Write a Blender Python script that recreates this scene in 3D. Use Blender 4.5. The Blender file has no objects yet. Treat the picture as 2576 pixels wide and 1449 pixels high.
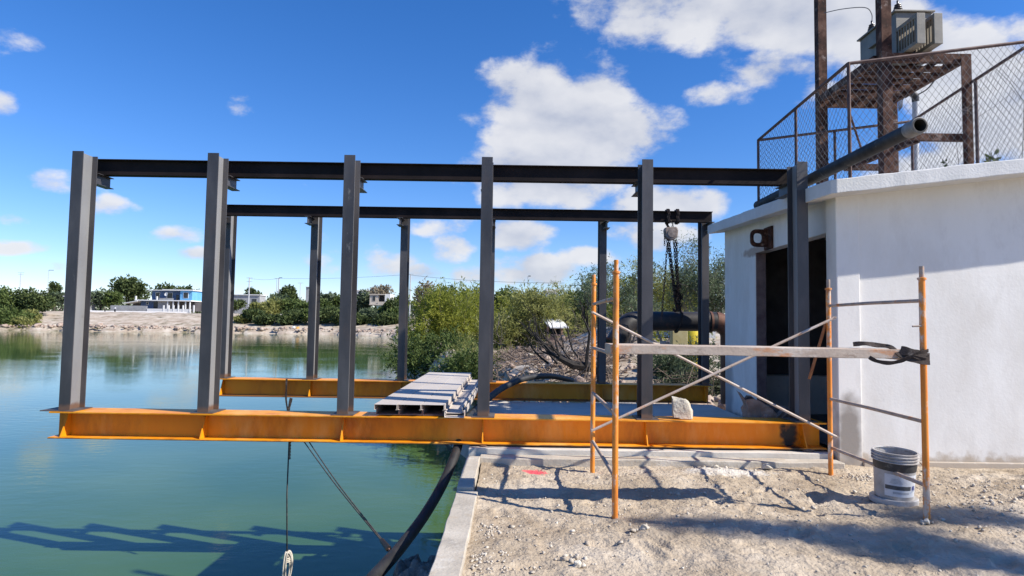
import bpy, math, random
import numpy as np
from mathutils import Vector, Matrix, noise as mnoise

S = bpy.context.scene
COL = S.collection

# ---------------------------------------------------------------- camera
FPX, PITCH, ROLL, CAMZ = 1580.0, 0.0556, 0.0147, 1.53      # focal length for a 2576 px wide picture
cam_d = bpy.data.cameras.new('camera'); cam = bpy.data.objects.new('camera', cam_d); COL.objects.link(cam)
cam_d.sensor_width = 36; cam_d.lens = 36 * FPX / 2576; cam_d.clip_start = 0.05; cam_d.clip_end = 9000
cam.matrix_world = Matrix.Translation((0, 0, CAMZ)) @ Matrix.Rotation(math.pi / 2 + PITCH, 4, 'X') @ Matrix.Rotation(ROLL, 4, 'Z')
S.camera = cam
S.render.engine = 'CYCLES'
S.render.resolution_x, S.render.resolution_y = 1024, 576

def ray(px, py):
    X = px - 1288.0; Y = py - 724.5
    cr, sr = math.cos(ROLL), math.sin(ROLL)
    x = X * cr + Y * sr; y = -X * sr + Y * cr
    c, s = math.cos(PITCH), math.sin(PITCH)
    return Vector((x, FPX * c + y * s, FPX * s - y * c))
def at(px, py, Y):
    r = ray(px, py); return Vector((0, 0, CAMZ)) + r * (Y / r.y)
def atz(px, py, z):
    r = ray(px, py); return Vector((0, 0, CAMZ)) + r * ((z - CAMZ) / r.z)
def atx(px, py, x):
    r = ray(px, py); return Vector((0, 0, CAMZ)) + r * (x / r.x)

# ---------------------------------------------------------------- sun, sky, exposure
SUN_EL = math.radians(40.5)
SUNV = Vector((0.943 * math.cos(SUN_EL), -0.332 * math.cos(SUN_EL), math.sin(SUN_EL))).normalized()
sun_d = bpy.data.lights.new('sun', 'SUN'); sun_d.energy = 4.8; sun_d.angle = math.radians(0.53); sun_d.color = (1.0, 0.94, 0.84)
sun = bpy.data.objects.new('sun', sun_d); COL.objects.link(sun)
sun.rotation_euler = (-SUNV).to_track_quat('-Z', 'Y').to_euler()
VS = S.view_settings
VS.view_transform = 'Standard'; VS.look = 'None'; VS.exposure = 0.55; VS.gamma = 1.0; VS.use_curve_mapping = False

world = bpy.data.worlds.new('World'); S.world = world; world.use_nodes = True
def build_world():
    nt = world.node_tree; N = nt.nodes; L = nt.links; N.clear()
    out = N.new('ShaderNodeOutputWorld'); bg = N.new('ShaderNodeBackground'); bg.inputs['Strength'].default_value = 0.10
    L.new(bg.outputs[0], out.inputs[0])
    sky = N.new('ShaderNodeTexSky'); sky.sky_type = 'NISHITA'; sky.sun_disc = False
    sky.sun_elevation = SUN_EL; sky.sun_rotation = math.atan2(SUNV.x, SUNV.y)
    sky.altitude = 0; sky.air_density = 1.0; sky.dust_density = 0.05; sky.ozone_density = 2.4
    hs = N.new('ShaderNodeHueSaturation'); hs.inputs['Saturation'].default_value = 1.22; hs.inputs['Value'].default_value = 1.0
    tint = N.new('ShaderNodeMix'); tint.data_type = 'RGBA'; tint.blend_type = 'MULTIPLY'; tint.inputs['Factor'].default_value = 1; tint.inputs['B'].default_value = (.90, .95, 1.20, 1)
    L.new(sky.outputs[0], tint.inputs['A']); L.new(tint.outputs['Result'], hs.inputs['Color'])
    geo = N.new('ShaderNodeTexCoord')
    def vm(op, a, b=None, s=None):
        n = N.new('ShaderNodeVectorMath'); n.operation = op
        for i, v in enumerate((a, b)):
            if v is None: continue
            if hasattr(v, 'is_linked'): L.new(v, n.inputs[i])
            else: n.inputs[i].default_value = v
        if s is not None: n.inputs['Scale'].default_value = s
        return n
    def m(op, a, b=None, c=None, clamp=False):
        n = N.new('ShaderNodeMath'); n.operation = op; n.use_clamp = clamp
        for i, v in enumerate((a, b, c)):
            if v is None: continue
            if hasattr(v, 'is_linked'): L.new(v, n.inputs[i])
            else: n.inputs[i].default_value = v
        return n.outputs[0]
    d = vm('NORMALIZE', geo.outputs['Generated']).outputs[0]
    # cumulus: (px, py, rx, ry, strength) in the 2576 px picture turned into fixed sky directions
    blobs = [(1400, 300, 190, 150, 1.05), (1480, 330, 190, 95, .95), (1370, 440, 190, 80, 1.0), (1560, 330, 90, 55, .85), (1430, 225, 70, 60, .8),
             (1900, 10, 380, 120, 1.1), (1650, 50, 190, 62, .85), (2150, 60, 260, 120, 1.0), (1820, 235, 110, 36, .62), (1960, 170, 150, 60, .8), (2050, 230, 90,50,.62),
             (1690, 505, 130, 48, .95), (1600, 520, 80, 40, .75), (1640, 590, 110, 40, .7), (2480, 260, 180, 190, 1.15), (2350, 420, 230, 90, .8), (2560, 90, 120, 60, .7),
             (125, 455, 60, 32, .56), (285, 520, 75, 24, .50), (445, 590, 62, 20, .60), (600, 258, 44, 30, .44), (30, 90, 140, 50, .50), (0, 265, 45, 36, .52), (380, 178, 70, 36, .38),
             (1140, 625, 60, 40, .72), (1095, 565, 100, 34, .60), (1300, 590, 90, 42, .80), (1330, 678, 130, 38, .72), (1475, 645, 75, 28, .66), (930, 648, 100, 48, .64), (800, 672, 90, 34, .60),
             (840, 590, 60, 30, .4), (30, 620, 110, 20, .66), (25, 555, 70, 20, .6), (490, 638, 50, 16, .64), (150, 665, 40, 20, .6), (1075, 690, 60, 24, .7), (1220, 690, 120, 26, .62)]
    sepd = N.new('ShaderNodeSeparateXYZ'); L.new(d, sepd.inputs[0])
    fy = m('MAXIMUM', sepd.outputs['Y'], .02)
    U = m('DIVIDE', sepd.outputs['X'], fy); V = m('DIVIDE', sepd.outputs['Z'], fy)
    acc = None
    for (px, py, rx, ry, k) in blobs:
        c = ray(px, py); cu, cv = c.x / c.y, c.z / c.y; a = rx / FPX; b = ry / FPX
        du = m('MULTIPLY_ADD', U, 1 / a, -cu / a); dv = m('MULTIPLY_ADD', V, 1 / b, -cv / b)
        s = m('MULTIPLY_ADD', du, du, m('MULTIPLY', dv, dv))
        g = m('MULTIPLY_ADD', s, -.42 * k, k)
        acc = g if acc is None else m('MAXIMUM', acc, g)
    acc = m('MAXIMUM', acc, -1.0)
    def fbm(vec, scale, detail, rough=.58):
        n = N.new('ShaderNodeTexNoise'); n.noise_dimensions = '3D'; n.inputs['Scale'].default_value = scale
        n.inputs['Detail'].default_value = detail; n.inputs['Roughness'].default_value = rough
        L.new(vec, n.inputs['Vector']); return n.outputs['Fac']
    # flatten the dome a little so that clouds stretch towards the horizon
    sc = vm('MULTIPLY', d, (1.0, 1.0, 1.7)).outputs[0]
    broad = fbm(sc, 2.1, 2.0)
    gen = m('MULTIPLY_ADD', broad, 2.2, -1.12)      # scattered clouds over the rest of the sky
    back = m('MULTIPLY_ADD', sepd.outputs['Y'], -3.0, 1.2, clamp=True)
    gen = m('MULTIPLY', gen, back)
    base = m('MAXIMUM', acc, gen)
    def billow(vec, scale):
        v = N.new('ShaderNodeTexVoronoi'); v.feature = 'F1'; v.inputs['Scale'].default_value = scale
        L.new(vec, v.inputs['Vector']); return v.outputs['Distance']
    wob = vm('MULTIPLY_ADD', N.new('ShaderNodeTexNoise').outputs['Color'], (.10, .10, .10)); wn = wob.inputs[0].links[0].from_node; wn.inputs['Scale'].default_value = 7; wn.inputs['Detail'].default_value = 2; L.new(sc, wn.inputs['Vector']); L.new(sc, wob.inputs[2])
    bl = billow(wob.outputs[0], 15.0)
    n1 = m('MULTIPLY_ADD', bl, -.26, m('MULTIPLY_ADD', fbm(sc, 9.0, 7.0, .62), .90, .17))
    off = vm('ADD', sc, tuple(SUNV * 0.035 + Vector((0, 0, 0.03)))).outputs[0]
    n2 = m('MULTIPLY_ADD', fbm(off, 9.0, 3.0, .55), .90, .17 - .26 * .33)
    dens = m('ADD', base, m('MULTIPLY_ADD', n1, 1.9, -.95))
    mr = N.new('ShaderNodeMapRange'); mr.interpolation_type = 'SMOOTHSTEP'
    mr.inputs['From Min'].default_value = .32; mr.inputs['From Max'].default_value = .76
    L.new(dens, mr.inputs['Value'])
    lit = m('MULTIPLY_ADD', m('SUBTRACT', n1, n2), 2.2, .66, clamp=True)
    thick = N.new('ShaderNodeMapRange'); thick.inputs['From Min'].default_value = .5; thick.inputs['From Max'].default_value = 1.3
    L.new(dens, thick.inputs['Value'])
    cr = N.new('ShaderNodeMix'); cr.data_type = 'RGBA'
    cr.inputs['A'].default_value = (3.4, 3.7, 4.5, 1); cr.inputs['B'].default_value = (6.0, 6.0, 6.15, 1)
    L.new(lit, cr.inputs['Factor'])
    cg = N.new('ShaderNodeMix'); cg.data_type = 'RGBA'; L.new(m('MULTIPLY', thick.outputs[0], .35), cg.inputs['Factor'])
    L.new(cr.outputs['Result'], cg.inputs['A']); cg.inputs['B'].default_value = (4.2, 4.4, 4.9, 1)
    mix = N.new('ShaderNodeMix'); mix.data_type = 'RGBA'
    L.new(m('MULTIPLY', mr.outputs[0], .93), mix.inputs['Factor']); L.new(hs.outputs[0], mix.inputs['A']); L.new(cg.outputs['Result'], mix.inputs['B'])
    L.new(mix.outputs['Result'], bg.inputs['Color'])
build_world()
world.cycles.sampling_method = 'MANUAL'; world.cycles.sample_map_resolution = 512

# ---------------------------------------------------------------- materials
MATS = {}
def mat(name, cols, rough=.6, scale=3.0, metal=0.0, bump=0.0, bscale=None, spec=.5, detail=6, stain=None, translucent=0, stretch=(1, 1, 1), lo=.35, hi=.65, coat=0):
    """cols: colours of a ramp driven by noise in world space. stain: (colour, scale, low, high) a second noise layer."""
    if name in MATS: return MATS[name]
    M = bpy.data.materials.new(name); M.use_nodes = True; MATS[name] = M
    nt = M.node_tree; N = nt.nodes; L = nt.links
    b = N['Principled BSDF']; b.inputs['Roughness'].default_value = rough; b.inputs['Metallic'].default_value = metal
    b.inputs['Specular IOR Level'].default_value = spec; b.inputs['Coat Weight'].default_value = coat
    g = N.new('ShaderNodeNewGeometry'); mp = N.new('ShaderNodeMapping'); mp.inputs['Scale'].default_value = stretch
    L.new(g.outputs['Position'], mp.inputs['Vector'])
    n = N.new('ShaderNodeTexNoise'); n.inputs['Scale'].default_value = scale; n.inputs['Detail'].default_value = detail; n.inputs['Roughness'].default_value = .62
    L.new(mp.outputs[0], n.inputs['Vector'])
    r = N.new('ShaderNodeValToRGB'); el = r.color_ramp.elements
    while len(el) < len(cols): el.new(.5)
    for i, c in enumerate(cols):
        el[i].position = lo + (hi - lo) * (i / max(1, len(cols) - 1)); el[i].color = (*c, 1)
    L.new(n.outputs['Fac'], r.inputs['Fac'])
    colour = r.outputs['Color']
    if stain:
        sts = stain if isinstance(stain, list) else [stain]
        for k, (sc, ss, a, z) in enumerate(sts):
            n2 = N.new('ShaderNodeTexNoise'); n2.inputs['Scale'].default_value = ss; n2.inputs['Detail'].default_value = 8; n2.inputs['Roughness'].default_value = .7
            of = N.new('ShaderNodeVectorMath'); of.operation = 'ADD'; of.inputs[1].default_value = (7.3 + k * 3, 1.1, 4.7); L.new(mp.outputs[0], of.inputs[0]); L.new(of.outputs[0], n2.inputs['Vector'])
            mr = N.new('ShaderNodeMapRange'); mr.inputs['From Min'].default_value = a; mr.inputs['From Max'].default_value = z; L.new(n2.outputs['Fac'], mr.inputs['Value'])
            mx = N.new('ShaderNodeMix'); mx.data_type = 'RGBA'; L.new(mr.outputs[0], mx.inputs['Factor']); L.new(colour, mx.inputs['A']); mx.inputs['B'].default_value = (*sc, 1)
            colour = mx.outputs['Result']
    L.new(colour, b.inputs['Base Color'])
    M['colour_node'] = 0
    if bump:
        nb = N.new('ShaderNodeTexNoise'); nb.inputs['Scale'].default_value = bscale or scale * 6; nb.inputs['Detail'].default_value = 6
        L.new(g.outputs['Position'], nb.inputs['Vector'])
        bp = N.new('ShaderNodeBump'); bp.inputs['Strength'].default_value = 1; bp.inputs['Distance'].default_value = bump
        L.new(nb.outputs['Fac'], bp.inputs['Height']); L.new(bp.outputs[0], b.inputs['Normal'])
    if translucent:
        tr = N.new('ShaderNodeBsdfTranslucent'); L.new(colour, tr.inputs['Color'])
        ms = N.new('ShaderNodeMixShader'); ms.inputs[0].default_value = translucent
        L.new(b.outputs[0], ms.inputs[1]); L.new(tr.outputs[0], ms.inputs[2]); L.new(ms.outputs[0], N['Material Output'].inputs[0])
    return M
def spot(M, colour, centre, radii, noise_amt=.5, nscale=9.0, soft=.5):
    """a mark with its own shape (paint splash, soot, dampness) at one place of a surface"""
    nt = M.node_tree; N = nt.nodes; L = nt.links; b = N['Principled BSDF']
    src = b.inputs['Base Color'].links[0].from_socket
    g = N.new('ShaderNodeNewGeometry'); s = N.new('ShaderNodeVectorMath'); s.operation = 'SUBTRACT'; s.inputs[1].default_value = centre
    L.new(g.outputs['Position'], s.inputs[0])
    d = N.new('ShaderNodeVectorMath'); d.operation = 'DIVIDE'; d.inputs[1].default_value = radii; L.new(s.outputs[0], d.inputs[0])
    ln = N.new('ShaderNodeVectorMath'); ln.operation = 'LENGTH'; L.new(d.outputs[0], ln.inputs[0])
    n = N.new('ShaderNodeTexNoise'); n.inputs['Scale'].default_value = nscale; n.inputs['Detail'].default_value = 6; L.new(g.outputs['Position'], n.inputs['Vector'])
    a = N.new('ShaderNodeMath'); a.operation = 'MULTIPLY_ADD'; a.inputs[1].default_value = noise_amt * 2; L.new(n.outputs['Fac'], a.inputs[0])
    sb = N.new('ShaderNodeMath'); sb.operation = 'SUBTRACT'; L.new(ln.outputs['Value'], sb.inputs[0]); sb.inputs[1].default_value = noise_amt
    L.new(sb.outputs[0], a.inputs[2])
    mr = N.new('ShaderNodeMapRange'); mr.interpolation_type = 'SMOOTHSTEP'; mr.inputs['From Min'].default_value = 1 + soft / 2; mr.inputs['From Max'].default_value = 1 - soft / 2
    L.new(a.outputs[0], mr.inputs['Value'])
    mx = N.new('ShaderNodeMix'); mx.data_type = 'RGBA'; L.new(mr.outputs[0], mx.inputs['Factor']); L.new(src, mx.inputs['A']); mx.inputs['B'].default_value = (*colour, 1)
    L.new(mx.outputs['Result'], b.inputs['Base Color'])

STEEL = mat('dark_primed_steel', [(.028, .027, .031), (.052, .049, .053), (.085, .080, .083)], .46, 1.8, 0.0, .0006, 60, .6, stain=[((.19, .18, .17), 6, .66, .73), ((.085, .062, .055), 3, .58, .80)], stretch=(1, 1, .35))
WEB = mat('sheen_lightened_web', [(.20, .20, .205), (.25, .25, .25)], .5, 2.2, 0, .0006, 60, .5, stain=((.12, .11, .105), 5, .62, .8), stretch=(1, 1, .45))  # same steel as the flanges, sun sheen put into a lighter web colour
RUNWAY = mat('dark_brown_steel', [(.012, .009, .009), (.026, .018, .017)], .7, 3, 0, .0006, 60, .15, stain=((.15, .13, .11), 8, .68, .82))
YELLOW = mat('yellow_paint', [(.78, .275, .005), (.88, .35, .009)], .45, 1.6, 0, .0015, 22, .45, stain=[((.52, .15, .006), 2.4, .48, .70), ((.86, .44, .10), 1.3, .52, .70), ((.24, .09, .02), 8, .67, .75), ((.62, .47, .30), 6, .66, .75)], stretch=(1, 1, .35))
spot(YELLOW, (.25, .10, .03), (-1, 7.33, .15), (60, 60, .014), 1.0, 8, .9)
spot(YELLOW, (.012, .010, .010), (3.22, 7.3, .27), (.09, .5, .19), .9, 14, .9)
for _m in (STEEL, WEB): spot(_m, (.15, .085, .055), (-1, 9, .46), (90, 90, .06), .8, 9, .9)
PLATE = mat('base_plate_steel', [(.05, .045, .05), (.12, .10, .09)], .6, 8)
CONC = mat('grey_concrete', [(.40, .355, .29), (.53, .475, .395)], .88, 3, 0, .005, 40, .3, stain=[((.24, .21, .18), 5, .56, .76), ((.60, .56, .49), 2.2, .56, .70), ((.44, .36, .26), 3.1, .54, .70)])
DECK = mat('deck_concrete', [(.54, .50, .44), (.64, .60, .53)], .85, 2, 0, .003, 30, .3, stain=((.36, .34, .31), 4, .58, .75))
DIRT = mat('limestone_dirt', [(.35, .28, .20), (.45, .37, .275), (.54, .46, .36)], .95, 1.3, 0, .022, 34, .15, detail=10, stain=[((.27, .205, .14), .9, .52, .72), ((.25, .19, .135), 9, .60, .78), ((.60, .53, .42), 14, .62, .76)])
spot(DIRT, (.70, .10, .12), tuple(atz(1345, 1180, .02)), (.115, .075, .3), 1.1, 30, .7)
spot(DIRT, (.60, .555, .49), tuple(atz(1830, 1186, .02)), (.40, .17, .3), .9, 12, .9)
PEB = mat('limestone_pebble', [(.36, .30, .23), (.52, .46, .38), (.62, .57, .49)], .92, 9, 0, .004, 60, .2)
ROCK = mat('shore_rock', [(.13, .11, .09), (.24, .205, .17), (.34, .30, .25)], .95, 4, 0, .03, 22, .2, stain=((.07, .065, .05), 5, .54, .70))
RUBBLE = mat('rubble_stone', [(.24, .17, .135), (.38, .29, .235), (.50, .42, .35)], .95, 1.6, 0, .03, 7, .15, detail=8, stain=((.62, .57, .50), 2.6, .60, .70))
PALE = mat('pale_stone', [(.44, .40, .33), (.58, .54, .46)], .92, 8, 0, .012, 30, .15, stain=((.33, .28, .22), 10, .58, .74))
WALL = mat('white_painted_plaster', [(.75, .73, .69), (.81, .79, .75)], .8, 1.6, 0, .0013, 34, .3, stain=[((.64, .615, .575), 2.2, .52, .76), ((.70, .67, .62), .9, .48, .64), ((.46, .42, .37), 8, .70, .78)], stretch=(1, 1, .45))
spot(WALL, (.46, .39, .31), (6, 7, .0), (90, 90, .13), .9, 11, .9)
spot(WALL, (.30, .27, .24), (3.74, 6.98, .35), (.13, .2, .42), .5, 6, .8)
spot(WALL, (.42, .40, .38), (3.64, 10.6, .5), (.3, .22, .45), .5, 5, .9)
spot(WALL, (.44, .36, .30), (3.6, 9.4, 2.66), (.3, .5, .07), .5, 9, .6)
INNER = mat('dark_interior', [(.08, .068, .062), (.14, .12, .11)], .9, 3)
JAMB = mat('brick_jamb', [(.16, .11, .11), (.26, .20, .19)], .9, 5, 0, .004, 30, .2, stain=((.06, .04, .04), 4, .60, .72))
ROOFM = mat('white_roof_edge', [(.60, .60, .585), (.68, .675, .66)], .85, 4, 0, .004, 45, .3, stain=((.45, .43, .40), 6, .66, .82))
RUST = mat('rusty_steel', [(.026, .013, .010), (.075, .032, .021), (.15, .080, .055)], .85, 7, .1, .002, 50, .3, stain=[((.34, .26, .22), 6, .58, .68), ((.018, .011, .009), 5, .54, .68)])
GALV = mat('weathered_wire', [(.10, .095, .10), (.17, .165, .165)], .7, 8, 0)
RAIL = mat('rusty_rail', [(.065, .035, .035), (.15, .095, .08)], .7, 9, .2)
ORANGE = mat('orange_scaffold_paint', [(.70, .215, .022), (.82, .30, .04)], .48, 5, 0, .001, 60, .5, stain=[((.62, .51, .41), 9, .53, .62), ((.26, .11, .045), 6, .56, .72), ((.40, .33, .28), 16, .62, .68)], stretch=(1, 1, .5))
SCAFGREY = mat('cement_splashed_brace', [(.50, .38, .29), (.58, .50, .44)], .75, 7, 0, .002, 60, .3, stain=[((.66, .24, .06), 6, .56, .70), ((.26, .20, .17), 9, .60, .76)])
RUNGM = mat('cement_splashed_rung', [(.33, .26, .21), (.50, .40, .33)], .8, 9, 0, .002, 60, .3, stain=((.60, .22, .06), 5, .56, .66))
BOARD = mat('cement_splashed_board', [(.40, .31, .245), (.54, .45, .37)], .9, 6, 0, .003, 40, .2, stain=[((.66, .61, .55), 5, .52, .68), ((.55, .23, .09), 4, .56, .66), ((.20, .14, .11), 9, .58, .70)], stretch=(.35, 1, 1))
RAG = mat('dark_cloth_strap', [(.035, .027, .024), (.075, .058, .05)], .85, 14, 0, .004, 50, .2, stain=((.25, .22, .19), 8, .60, .78))
PURLIN = mat('dusty_galvanised_purlin', [(.49, .43, .375), (.58, .525, .465)], .66, 1.6, .05, .0006, 30, .45, stain=((.48, .42, .37), 6, .6, .8), stretch=(1, .3, 1))
PURLIND = mat('brown_purlin', [(.26, .20, .17), (.38, .31, .27)], .8, 5, 0, .002, 30, .3)
BLACKP = mat('black_pipe', [(.018, .017, .018), (.040, .036, .036)], .5, 3, 0, .002, 20, .5, stain=((.13, .06, .04), 3, .60, .75))
RUSTP = mat('rusty_pipe', [(.10, .045, .03), (.20, .10, .07)], .7, 4, .1, .002, 20, .4)
HOSE = mat('black_rubber_hose', [(.014, .014, .015), (.035, .034, .034)], .55, 5, 0, .002, 30, .5, stain=((.16, .15, .14), 5, .62, .78))
CHAINM = mat('dark_chain', [(.016, .016, .018), (.06, .035, .025)], .5, 9, .6)
HOISTM = mat('hoist_casting', [(.16, .12, .10), (.30, .25, .22)], .6, 12, .1, .001, 40, .4)
ROPEM = mat('pale_rope', [(.45, .41, .34), (.60, .56, .48)], .9, 40, 0, .003, 120, .2)
DROPE = mat('dark_rope', [(.03, .03, .03), (.09, .08, .07)], .9, 30)
PAPER = mat('cement_sack_paper', [(.30, .22, .18), (.44, .35, .30)], .9, 6, 0, .004, 30, .2, stain=((.60, .56, .52), 4, .6, .75))
PAPERIN = mat('sack_inside', [(.10, .07, .06), (.16, .12, .10)], .95, 8)
BUCKET = mat('dusty_white_plastic', [(.36, .34, .32), (.52, .50, .48)], .55, 9, 0, .002, 60, .4, stain=[((.30, .265, .24), 8, .50, .66), ((.12, .11, .105), 11, .60, .70)])
BUCKIN = mat('bucket_dried_cement', [(.30, .29, .28), (.50, .49, .47)], .9, 9, 0, .003, 40, .2, stain=((.16, .12, .11), 10, .58, .7))
BLACKPL = mat('black_band_plastic', [(.020, .020, .021), (.05, .048, .046)], .5, 12, stain=((.28, .26, .24), 12, .60, .8))
LABELM = mat('worn_bucket_label', [(.55, .56, .58), (.66, .67, .69)], .5, 14, stain=((.36, .33, .31), 9, .58, .78))
INKM = mat('label_dark_ink', [(.045, .05, .055), (.10, .105, .11)], .5, 22, stain=((.45, .44, .43), 22, .60, .75))
INKG = mat('label_grey_ink', [(.33, .34, .36), (.42, .43, .45)], .5, 30)
INKB = mat('label_blue_ink', [(.03, .04, .16), (.10, .12, .28)], .5, 40)
TANK = mat('transformer_grey_paint', [(.17, .155, .13), (.25, .23, .19)], .5, 4, 0, .001, 30, .5, stain=((.20, .16, .13), 7, .60, .80))
FIN = mat('weathered_radiator_paint', [(.20, .165, .12), (.29, .25, .195)], .6, 6, 0, 0, 10, .4, stain=((.26, .17, .11), 7, .50, .66))
CERAM = mat('brown_ceramic', [(.06, .05, .05), (.11, .10, .10)], .3, 10)
PVC = mat('grey_conduit', [(.42, .43, .44), (.52, .53, .54)], .5, 9)
LEAFNEAR = mat('acacia_leaf', [(.14, .165, .026), (.27, .295, .048), (.41, .41, .078)], .7, .42, 0, 0, 1, .25, translucent=.5, lo=.34, hi=.66)
LEAFOLIVE = mat('olive_leaf', [(.16, .17, .052), (.27, .28, .09), (.38, .37, .14)], .75, .5, 0, 0, 1, .2, translucent=.42, lo=.34, hi=.66)
LEAFDARK = mat('dark_tree_leaf', [(.036, .055, .020), (.078, .108, .036), (.135, .165, .055)], .7, .5, 0, 0, 1, .25, translucent=.2)
LEAFMID = mat('mid_green_leaf', [(.045, .072, .018), (.095, .135, .036), (.155, .19, .06)], .7, .4, 0, 0, 1, .25, translucent=.25)
LEAFBLUE = mat('dull_green_leaf', [(.055, .080, .045), (.11, .145, .08), (.165, .20, .11)], .75, .4, 0, 0, 1, .2, translucent=.25)
LEAFDRY = mat('dry_pale_foliage', [(.20, .165, .11), (.32, .27, .19)], .8, .7, 0, 0, 1, .2, translucent=.25)
LEAFBRUSH = mat('cut_brush_leaf', [(.07, .085, .05), (.15, .165, .10)], .8, 2, 0, 0, 1, .2, translucent=.2)
BARK = mat('dark_bark', [(.030, .022, .017), (.07, .054, .043)], .9, 8)
BARKG = mat('grey_bark', [(.12, .10, .085), (.20, .175, .15)], .9, 8)
DRYWOOD = mat('dry_branch', [(.12, .085, .06), (.24, .18, .14)], .9, 5)

# ---------------------------------------------------------------- mesh helpers
class MB:
    def __init__(s): s.v = []; s.f = []
    def add(s, V, F):
        o = len(s.v); s.v += [tuple(p) for p in V]; s.f += [tuple(i + o for i in q) for q in F]; return s
    def box(s, x0, x1, y0, y1, z0, z1):
        V = [(x, y, z) for z in (z0, z1) for y in (y0, y1) for x in (x0, x1)]
        return s.add(V, [(0, 2, 3, 1), (4, 5, 7, 6), (0, 1, 5, 4), (2, 6, 7, 3), (0, 4, 6, 2), (1, 3, 7, 5)])
    def hexa(s, P):     # 8 points, bottom ring then top ring
        return s.add(P, [(0, 3, 2, 1), (4, 5, 6, 7), (0, 1, 5, 4), (1, 2, 6, 5), (2, 3, 7, 6), (3, 0, 4, 7)])
    def extrude(s, poly, p0, U, V, W):
        """2D polygon (in U,V) swept from p0 by vector W"""
        p0 = Vector(p0); U = Vector(U); V = Vector(V); W = Vector(W); n = len(poly)
        A = [p0 + U * a + V * b for a, b in poly]; B = [p + W for p in A]
        F = [(i, (i + 1) % n, n + (i + 1) % n, n + i) for i in range(n)]
        return s.add(A + B, F + [tuple(range(n - 1, -1, -1)), tuple(range(n, 2 * n))])
    def bar(s, p0, p1, w, h=None, up=(0, 0, 1)):
        h = h or w; p0 = Vector(p0); p1 = Vector(p1); d = (p1 - p0); dn = d.normalized(); up = Vector(up)
        if abs(dn.dot(up)) > .98: up = Vector((0, 1, 0))
        U = dn.cross(up).normalized(); V = U.cross(dn)
        return s.extrude([(-w / 2, -h / 2), (w / 2, -h / 2), (w / 2, h / 2), (-w / 2, h / 2)], p0, U, V, d)
    def tube(s, path, r, n=8, cap=True, closed=False):
        path = [Vector(p) for p in path]; m = len(path)
        rs = r if isinstance(r, (list, tuple)) else [r] * m
        o = len(s.v); prevU = None
        for i, p in enumerate(path):
            if closed: t = path[(i + 1) % m] - path[i - 1]
            else: t = path[min(i + 1, m - 1)] - path[max(i - 1, 0)]
            if t.length < 1e-9: t = Vector((0, 0, 1))
            t.normalize()
            if prevU is None:
                a = Vector((0, 0, 1)) if abs(t.z) < .9 else Vector((1, 0, 0)); U = t.cross(a).normalized()
            else:
                U = prevU - t * prevU.dot(t)
                U = U.normalized() if U.length > 1e-6 else t.orthogonal().normalized()
            prevU = U; V = t.cross(U)
            for k in range(n):
                a = 2 * math.pi * k / n; s.v.append(tuple(p + U * (math.cos(a) * rs[i]) + V * (math.sin(a) * rs[i])))
        for i in range(m if closed else m - 1):
            j = (i + 1) % m
            for k in range(n):
                k2 = (k + 1) % n; s.f.append((o + i * n + k, o + i * n + k2, o + j * n + k2, o + j * n + k))
        if cap and not closed:
            s.f.append(tuple(o + k for k in range(n - 1, -1, -1))); s.f.append(tuple(o + (m - 1) * n + k for k in range(n)))
        return s
    def lathe(s, prof, c, n=32, axis=None, a0=0, a1=2 * math.pi):
        c = Vector(c); full = abs(a1 - a0 - 2 * math.pi) < 1e-6; m = n if full else n + 1; o = len(s.v)
        R = Matrix.Identity(3) if axis is None else Vector((0, 0, 1)).rotation_difference(Vector(axis)).to_matrix()
        for r, z in prof:
            for k in range(m):
                a = a0 + (a1 - a0) * k / n; s.v.append(tuple(c + R @ Vector((r * math.cos(a), r * math.sin(a), z))))
        for i in range(len(prof) - 1):
            for k in range(n):
                k2 = (k + 1) % m; s.f.append((o + i * m + k, o + i * m + k2, o + (i + 1) * m + k2, o + (i + 1) * m + k))
        return s
    def build(s, name, material, parent=None, smooth=False, bevel=0, **props):
        me = bpy.data.meshes.new(name); me.from_pydata(s.v, [], s.f); me.update()
        return link(name, me, material, parent, smooth, bevel, **props)
def link(name, me, material, parent=None, smooth=False, bevel=0, **props):
    if smooth:
        me.polygons.foreach_set('use_smooth', [True] * len(me.polygons))
        if smooth == 'auto':
            try: me.set_sharp_from_angle(angle=math.radians(38))
            except Exception: pass
    me.materials.append(material)
    o = bpy.data.objects.new(name, me); COL.objects.link(o)
    if bevel:
        b = o.modifiers.new('bevel', 'BEVEL'); b.width = bevel; b.segments = 2; b.limit_method = 'ANGLE'
    if parent is not None:
        o.parent = parent; o.matrix_parent_inverse = Matrix.Translation(-WORLD_LOC[parent.name])
        WORLD_LOC[o.name] = Vector((0, 0, 0))
    else: WORLD_LOC[o.name] = Vector((0, 0, 0))
    for k, v in props.items(): o[k] = v
    return o
WORLD_LOC = {}
def thing(name, loc, label, category, group=None):
    o = bpy.data.objects.new(name, None); COL.objects.link(o); o.location = loc; o.empty_display_size = .1
    o['label'] = label; o['category'] = category
    if group: o['group'] = group
    WORLD_LOC[o.name] = Vector(loc); return o
def tag(o, label, category, group=None):
    o['label'] = label; o['category'] = category
    if group: o['group'] = group
    return o
def arrays(name, V, Q, material, parent=None, smooth=False, **props):
    me = bpy.data.meshes.new(name); V = np.asarray(V, np.float32); Q = np.asarray(Q, np.int32); k = Q.shape[1]
    me.vertices.add(len(V)); me.vertices.foreach_set('co', V.ravel())
    me.loops.add(Q.size); me.loops.foreach_set('vertex_index', Q.ravel())
    me.polygons.add(len(Q)); me.polygons.foreach_set('loop_start', np.arange(0, Q.size, k, dtype=np.int32)); me.polygons.foreach_set('loop_total', np.full(len(Q), k, np.int32))
    me.update(calc_edges=True); me.validate()
    return link(name, me, material, parent, smooth, **props)
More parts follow.
